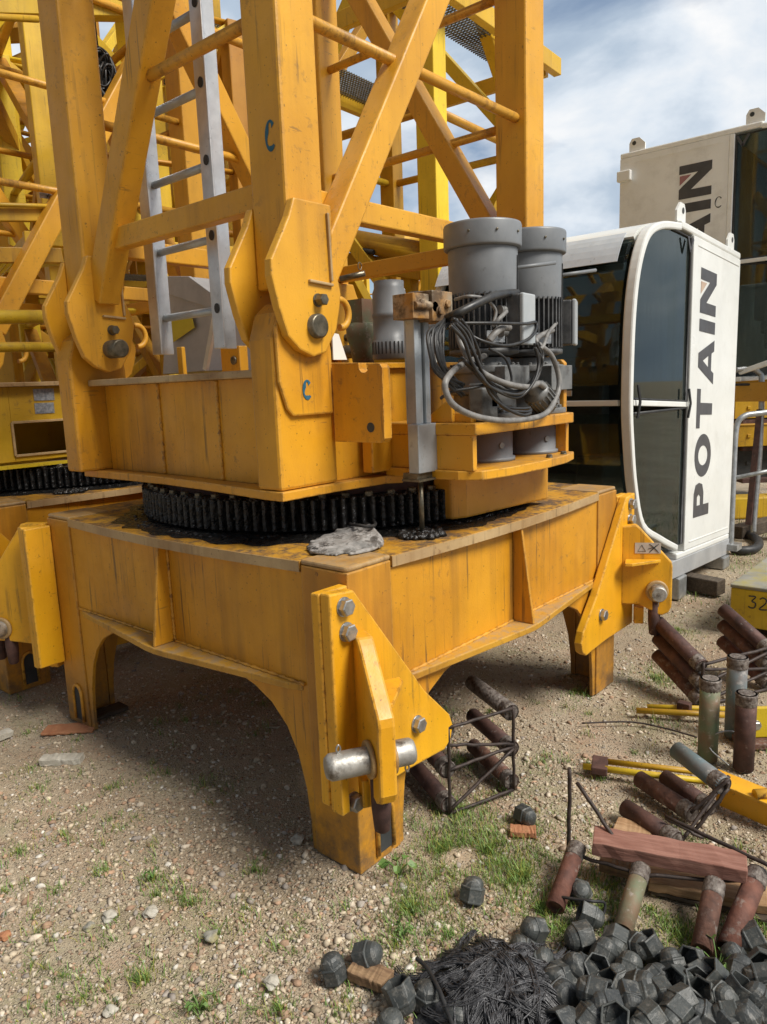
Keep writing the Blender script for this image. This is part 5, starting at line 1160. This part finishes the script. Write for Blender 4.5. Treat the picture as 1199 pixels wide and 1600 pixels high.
# skirt down to the deck
cnt = {}
for f_ in gfs:
    for a_, b_ in zip(f_, f_[1:]+f_[:1]): cnt[(min(a_, b_), max(a_, b_))] = cnt.get((min(a_, b_), max(a_, b_)), 0)+1
for (a_, b_), k in cnt.items():
    if k == 1:
        o_ = len(gm.v); gm.v += [(gvs[a_][0], gvs[a_][1], 1.0495), (gvs[b_][0], gvs[b_][1], 1.0495)]; gm.f.append([a_, b_, o_+1, o_]); gm.mi.append(0); gm.sm.append(True)
gobj = gm.build('glove_body', ['glove', 'glove_dark'], gl)
s_ = gobj.modifiers.new('smooth', 'SMOOTH'); s_.factor = .5; s_.iterations = 3
for fp, fr_ in (([(540, 862), (522, 865), (502, 866), (486, 865)], (.012, .012, .0115, .006)), ([(548, 856), (524, 858), (500, 859), (481, 858)], (.0125, .0125, .012, .006)), ([(545, 849), (522, 850), (500, 851), (486, 852)], (.012, .012, .0115, .006)), ([(596, 852), (580, 860), (560, 865), (546, 868)], (.010, .012, .011, .006))):
    fm = MB(); P_ = smooth_path([(*onz(x, y, 1.05)[:2], 1.061+.006*math.sin(i*2.1+x)) for i, (x, y) in enumerate(fp)], 5); fm.tube(P_, list(np.interp(np.linspace(0, 1, len(P_)), np.linspace(0, 1, 4), fr_)), 12)
    fm.xf(lambda x, y, z: (x, y, 1.0505+max(0, (z-1.0505)*.72*(1+.3*mnoise.noise(Vector((x*60, y*60, 2)))))))
    fo = fm.build('finger', ['glove'], gl); 
    for p in fo.data.polygons: p.use_smooth = True
fold = MB(); fold.tube(smooth_path([(*onz(x, y, 1.05)[:2], z) for x, y, z in ((548, 832, 1.085), (560, 826, 1.10), (575, 825, 1.102), (588, 834, 1.09), (580, 840, 1.092), (562, 840, 1.096))], 5, True), .006, 8, closed=True); fold.build('cuff_hem', ['glove_dark'], gl)

# ------------------------------------------------------------------ 12. ground, gravel, grass
def coords(a, b, lo, hi, st):
    out = list(np.arange(a, b, st)); s_ = st; x = b
    while x < hi: out.append(x); s_ *= 1.35; x += s_
    out.append(hi); s_ = st; x = a-st
    while x > lo: out.insert(0, x); s_ *= 1.35; x -= s_
    out.insert(0, lo); return np.array(out)
gx, gy = coords(-2.5, 6, -160, 160, .07), coords(-3, 5, -160, 160, .07)
def gzf(x, y):
    f_ = math.exp(-((x-1)**2+(y-.5)**2)/60)
    return f_*(.012*mnoise.noise(Vector((x*1.1, y*1.1, 0)))+.008*mnoise.noise(Vector((x*3.3, y*3.3, 5))))-.006
vs = [(x, y, gzf(x, y)) for y in gy for x in gx]; nx = len(gx)
me = bpy.data.meshes.new('ground'); me.from_pydata(vs, [], [(j*nx+i, j*nx+i+1, (j+1)*nx+i+1, (j+1)*nx+i) for j in range(len(gy)-1) for i in range(nx-1)])
me.materials.append(M['ground']); me.polygons.foreach_set('use_smooth', [True]*len(me.polygons)); go = bpy.data.objects.new('ground', me); COL.objects.link(go); setting(go, 'structure')
def bulk(name, verts, faces, cols, mat):
    me = bpy.data.meshes.new(name); nv, nf = len(verts), len(faces); k = faces.shape[1]
    me.vertices.add(nv); me.vertices.foreach_set('co', verts.astype(np.float32).ravel()); me.loops.add(nf*k); me.loops.foreach_set('vertex_index', faces.astype(np.int32).ravel())
    me.polygons.add(nf); me.polygons.foreach_set('loop_start', np.arange(0, nf*k, k, dtype=np.int32)); me.update(calc_edges=True)
    at = me.color_attributes.new('Col', 'FLOAT_COLOR', 'POINT'); at.data.foreach_set('color', np.hstack([cols, np.ones((nv, 1))]).astype(np.float32).ravel())
    me.materials.append(M[mat]); o = bpy.data.objects.new(name, me); COL.objects.link(o); setting(o, 'stuff'); return o
ico = bmesh.new(); bmesh.ops.create_icosphere(ico, subdivisions=1, radius=1); iv = np.array([v.co[:] for v in ico.verts]); ifc = np.array([[v.index for v in f.verts] for f in ico.faces]); ico.free()
fwd = math.atan2(R[1, 2], R[0, 2])
def scatter(n, rmin, rmax, half=.75):
    u = rng.random(n); rr = rmin*(rmax/rmin)**u; a = fwd+rng.uniform(-half, half, n)
    return CAM[0]+rr*np.cos(a), CAM[1]+rr*np.sin(a), rr
n = 105000; X_, Y_, D_ = scatter(n, 1.25, 9.5)
clump = np.array([mnoise.noise(Vector((x*1.6, y*1.6, 9)))+.5*mnoise.noise(Vector((x*5, y*5, 2))) for x, y in zip(X_, Y_)])
keep = clump > rng.uniform(-.9, .25, n); X_, Y_, D_ = X_[keep], Y_[keep], D_[keep]; n = len(X_)
sz = np.exp(rng.normal(math.log(.0045), .46, n)); sz = np.clip(sz, .0022, .0155)
pal = np.array([(.52, .435, .315), (.58, .50, .39), (.39, .31, .215), (.42, .27, .175), (.34, .30, .26), (.68, .64, .56), (.30, .22, .155)]); pc = pal[rng.choice(7, n, p=[.29, .14, .22, .14, .08, .035, .095])]*rng.uniform(.75, 1.2, (n, 1))
B = iv[None]*(1+rng.uniform(-.52, .46, (n, len(iv), 1))); B = B*(sz[:, None, None]*np.stack([rng.uniform(.8, 1.5, n), rng.uniform(.7, 1.1, n), rng.uniform(.40, .95, n)], 1)[:, None, :])
th = rng.uniform(0, 6.28, n); c_, s_ = np.cos(th), np.sin(th); xr = B[..., 0]*c_[:, None]-B[..., 1]*s_[:, None]; yr = B[..., 0]*s_[:, None]+B[..., 1]*c_[:, None]
Zg = np.array([gzf(x, y) for x, y in zip(X_, Y_)])
vv = np.stack([xr+X_[:, None], yr+Y_[:, None], B[..., 2]+(Zg+sz*.17)[:, None]], -1).reshape(-1, 3); ff = (ifc[None]+(np.arange(n)*len(iv))[:, None, None]).reshape(-1, 3)
bulk('gravel', vv, ff, np.repeat(pc, len(iv), 0), 'stone')
# grass blades
GP = [(690, 1330, .34, 800, .9), (760, 1330, .34, 800, .9), (640, 1420, .16, 260, .9), (820, 1370, .22, 500, 1.), (720, 1270, .16, 260, .8), (930, 1420, .18, 330, .7), (1020, 1420, .22, 420, .6), (1060, 1460, .2, 380, .6), (960, 1470, .13, 160, .7), (1180, 1450, .16, 200, .7), (880, 1450, .12, 150, .7), (30, 1330, .09, 80, .8), (240, 1372, .05, 60, 1.), (160, 1360, .06, 60, .8), (225, 1530, .07, 70, 1.2), (320, 1570, .08, 90, 1.), (435, 1575, .07, 70, 1.), (340, 1455, .06, 50, .9), (300, 1410, .05, 40, .8), (400, 1360, .06, 50, .8), (1030, 1060, .22, 330, .8), (900, 1080, .12, 130, .8), (1060, 985, .25, 220, .7), (620, 1470, .10, 90, .8), (60, 1230, .1, 60, .6), (50, 1200, .14, 60, .5), (130, 1560, .08, 50, .8), (470, 1440, .12, 50, .5), (690, 1110, .10, 110, .7), (720, 1190, .12, 130, .7), (700, 1460, .1, 90, .8), (850, 1420, .1, 130, .9)]
for k in range(260):
    px_, py_ = rng.uniform(0, 1199), rng.uniform(1080, 1600)
    if 430 < px_ < 690 and py_ < 1400: continue
    GP.append((px_, py_, rng.uniform(.03, .09), int(rng.uniform(8, 26)), rng.uniform(.5, 1.)))
gv, gf_, gc = [], [], []
def blade(p, h, w, az, lean, col):
    o = len(gv); d = np.array([math.cos(az), math.sin(az), 0]); sd = np.array([-d[1], d[0], 0])
    for t_, ww in ((0, 1), (.5, .8), (1, .08)):
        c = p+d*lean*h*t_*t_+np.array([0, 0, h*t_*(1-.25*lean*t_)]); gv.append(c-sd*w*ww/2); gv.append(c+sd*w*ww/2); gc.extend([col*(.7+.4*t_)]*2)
    gf_.extend([(o, o+1, o+3, o+2), (o+2, o+3, o+5, o+4)])
for px, py, rad, cnt, hs_ in GP:
    c = onz(px, py, 0)
    tw = rng.uniform(.75, 1.25, 3)*np.array([1.1, 1., 1.])
    for k in range(int(cnt*(3.2 if rad > .1 else 2.))):
        a = rng.uniform(0, 6.28); rr = rad*abs(rng.normal(0, .62)); x, y = c[0]+rr*math.cos(a), c[1]+rr*math.sin(a)
        if -.02 < x < .3 and -.02 < y < .25 and not (x > .03 and y > .03): continue
        if rad > .11 and mnoise.noise(Vector((x*7, y*7, 3))) < rng.uniform(-.35, .12): continue
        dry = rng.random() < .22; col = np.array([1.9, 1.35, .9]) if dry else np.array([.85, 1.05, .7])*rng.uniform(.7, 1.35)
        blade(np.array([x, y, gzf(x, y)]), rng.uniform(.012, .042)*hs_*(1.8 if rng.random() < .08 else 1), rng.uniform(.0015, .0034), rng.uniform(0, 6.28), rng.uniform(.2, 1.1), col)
for k in range(7000):   # thin lawn behind, by the cab and beyond
    x, y = rng.uniform(3.6, 9.5), rng.uniform(-1.2, 1.0)
    if 3.0 < x < 4.75 and -1.3 < y < -.2: continue
    if mnoise.noise(Vector((x*1.3, y*1.3, 4))) < -.15: continue
    blade(np.array([x, y, gzf(x, y)]), rng.uniform(.02, .055), rng.uniform(.004, .007), rng.uniform(0, 6.28), rng.uniform(.2, 1.), np.array([.9, 1.0, .7])*rng.uniform(.7, 1.3))
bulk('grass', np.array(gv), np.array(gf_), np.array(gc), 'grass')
# leafy weeds
def weed(px, py, h, nleaf, label):
    c = onz(px, py, 0); t = thing('weed', label, 'weed', tuple(c), 'leafy weeds in the gravel'); s_ = MB(); l = MB()
    for k in range(nleaf):
        az = rng.uniform(0, 6.28); L_ = h*rng.uniform(.5, 1.); e = c+V(math.cos(az)*L_*.5, math.sin(az)*L_*.5, L_*.8)
        s_.tube(smooth_path([c, c+(e-c)*.5+V(0, 0, L_*.12), e], 4), .0018, 5)
        d = nrm(V(math.cos(az), math.sin(az), -.25)); sd = V(-d[1], d[0], 0); w = h*.16; g = h*.40
        l.add([e, e+d*g*.35+sd*w+V(0, 0, .006), e+d*g*.75+sd*w*.7, e+d*g, e+d*g*.75-sd*w*.7, e+d*g*.35-sd*w+V(0, 0, .006), e+d*g*.5-V(0, 0, .004)], [(0, 1, 6), (1, 2, 6), (2, 3, 6), (3, 4, 6), (4, 5, 6), (5, 0, 6)])
    s_.build('stem', ['leaf'], t); l.build('leaves', ['leaf'], t)
weed(625, 1368, .085, 9, 'bright leafy weed growing at the foot of the front leg')
weed(632, 1462, .04, 9, 'low leafy weed in the gravel below the front leg')
weed(1122, 1520, .09, 8, 'broad leafed weed growing out of the cap heap')
weed(312, 1578, .045, 8, 'small weed near the bottom edge at the left')
weed(240, 1372, .035, 8, 'small green weed on the left gravel')

# ------------------------------------------------------------------ 13. camera, light, sky
cd = bpy.data.cameras.new('camera'); co = bpy.data.objects.new('camera', cd); COL.objects.link(co); scene.camera = co
cd.sensor_fit = 'VERTICAL'; cd.sensor_height = 36; cd.lens = 36*F/1600; cd.clip_start = .05; cd.clip_end = 600
mw = Matrix.Identity(4)
for i in range(3): mw[i][0] = R[i, 0]; mw[i][1] = -R[i, 1]; mw[i][2] = -R[i, 2]; mw[i][3] = CAM[i]
co.matrix_world = mw
sun_dir = nrm(V(.10, -.70, .82))        # towards the sun: high, front right of the viewer
SUN_EL = math.asin(sun_dir[2]); SUN_AZ = math.atan2(sun_dir[0], sun_dir[1])
sd = bpy.data.lights.new('sun', 'SUN'); so = bpy.data.objects.new('sun', sd); COL.objects.link(so); sd.energy = 3.1; sd.angle = math.radians(24); sd.color = (1, .95, .87)
so.rotation_euler = Vector(tuple(sun_dir)).to_track_quat('Z', 'Y').to_euler()
wd = bpy.data.worlds.new('World'); scene.world = wd; wd.use_nodes = True; nt = wd.node_tree; nt.nodes.clear()
def wn(t, **k):
    x = nt.nodes.new(t)
    for a, b in k.items(): setattr(x, a, b)
    return x
out = wn('ShaderNodeOutputWorld'); bg = wn('ShaderNodeBackground'); bg.inputs[1].default_value = .075; nt.links.new(bg.outputs[0], out.inputs[0])
sky = wn('ShaderNodeTexSky', sky_type='NISHITA', sun_disc=False, sun_elevation=SUN_EL, sun_rotation=SUN_AZ)
tc = wn('ShaderNodeTexCoord'); mp = wn('ShaderNodeMapping'); mp.inputs['Scale'].default_value = (1, 1, 1.9); mp.inputs['Location'].default_value = (3.1, .4, 1.7); nt.links.new(tc.outputs['Generated'], mp.inputs[0])
def wnoise(s_, d, r_=.55):
    x = wn('ShaderNodeTexNoise'); x.inputs['Scale'].default_value = s_; x.inputs['Detail'].default_value = d; x.inputs['Roughness'].default_value = r_; x.inputs['Distortion'].default_value = .25; nt.links.new(mp.outputs[0], x.inputs['Vector']); return x.outputs['Fac']
def wramp(f_, st):
    x = wn('ShaderNodeValToRGB'); e = x.color_ramp.elements
    while len(e) < len(st): e.new(.5)
    for q_, (p, c) in zip(e, st): q_.position = p; q_.color = (*c, 1)
    nt.links.new(f_, x.inputs[0]); return x.outputs[0]
cov = wramp(wnoise(2.4, 7, .55), [(.30, (0, 0, 0)), (.44, (1, 1, 1))])
ccol = wramp(wnoise(2.9, 7, .55), [(.35, (.36, .46, .60)), (.47, (.50, .60, .72)), (.55, (.76, .83, .91)), (.64, (1, 1, 1))])
sc_ = wn('ShaderNodeVectorMath', operation='SCALE'); sc_.inputs['Scale'].default_value = 8.6; nt.links.new(ccol, sc_.inputs[0])
# cloud brightness dimmed overhead and out of view behind, added to deepen left-face shade
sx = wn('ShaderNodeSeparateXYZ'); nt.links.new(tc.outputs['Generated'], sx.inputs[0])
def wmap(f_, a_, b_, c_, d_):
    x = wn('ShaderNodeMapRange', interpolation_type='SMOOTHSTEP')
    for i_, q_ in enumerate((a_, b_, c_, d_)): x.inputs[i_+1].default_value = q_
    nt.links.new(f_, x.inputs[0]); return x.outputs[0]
cloud_dim = wn('ShaderNodeMath', operation='MULTIPLY'); nt.links.new(wmap(sx.outputs[0], -.45, .25, .36, 1.), cloud_dim.inputs[0]); nt.links.new(wmap(sx.outputs[2], .45, .95, 1., .55), cloud_dim.inputs[1])
sc3 = wn('ShaderNodeVectorMath', operation='SCALE'); nt.links.new(sc_.outputs[0], sc3.inputs[0]); nt.links.new(cloud_dim.outputs[0], sc3.inputs['Scale']); sc_ = sc3
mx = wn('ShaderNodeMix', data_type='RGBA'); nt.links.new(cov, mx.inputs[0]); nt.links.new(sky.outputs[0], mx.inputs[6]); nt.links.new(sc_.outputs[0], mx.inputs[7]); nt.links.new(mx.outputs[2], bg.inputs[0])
vs_ = scene.view_settings; vs_.view_transform = 'Standard'; vs_.look = 'None'; vs_.exposure = .62; vs_.gamma = 1; vs_.use_curve_mapping = False
for o in COL.objects:
    for k in ('wl', 'wl2'):
        if k in o: del o[k]
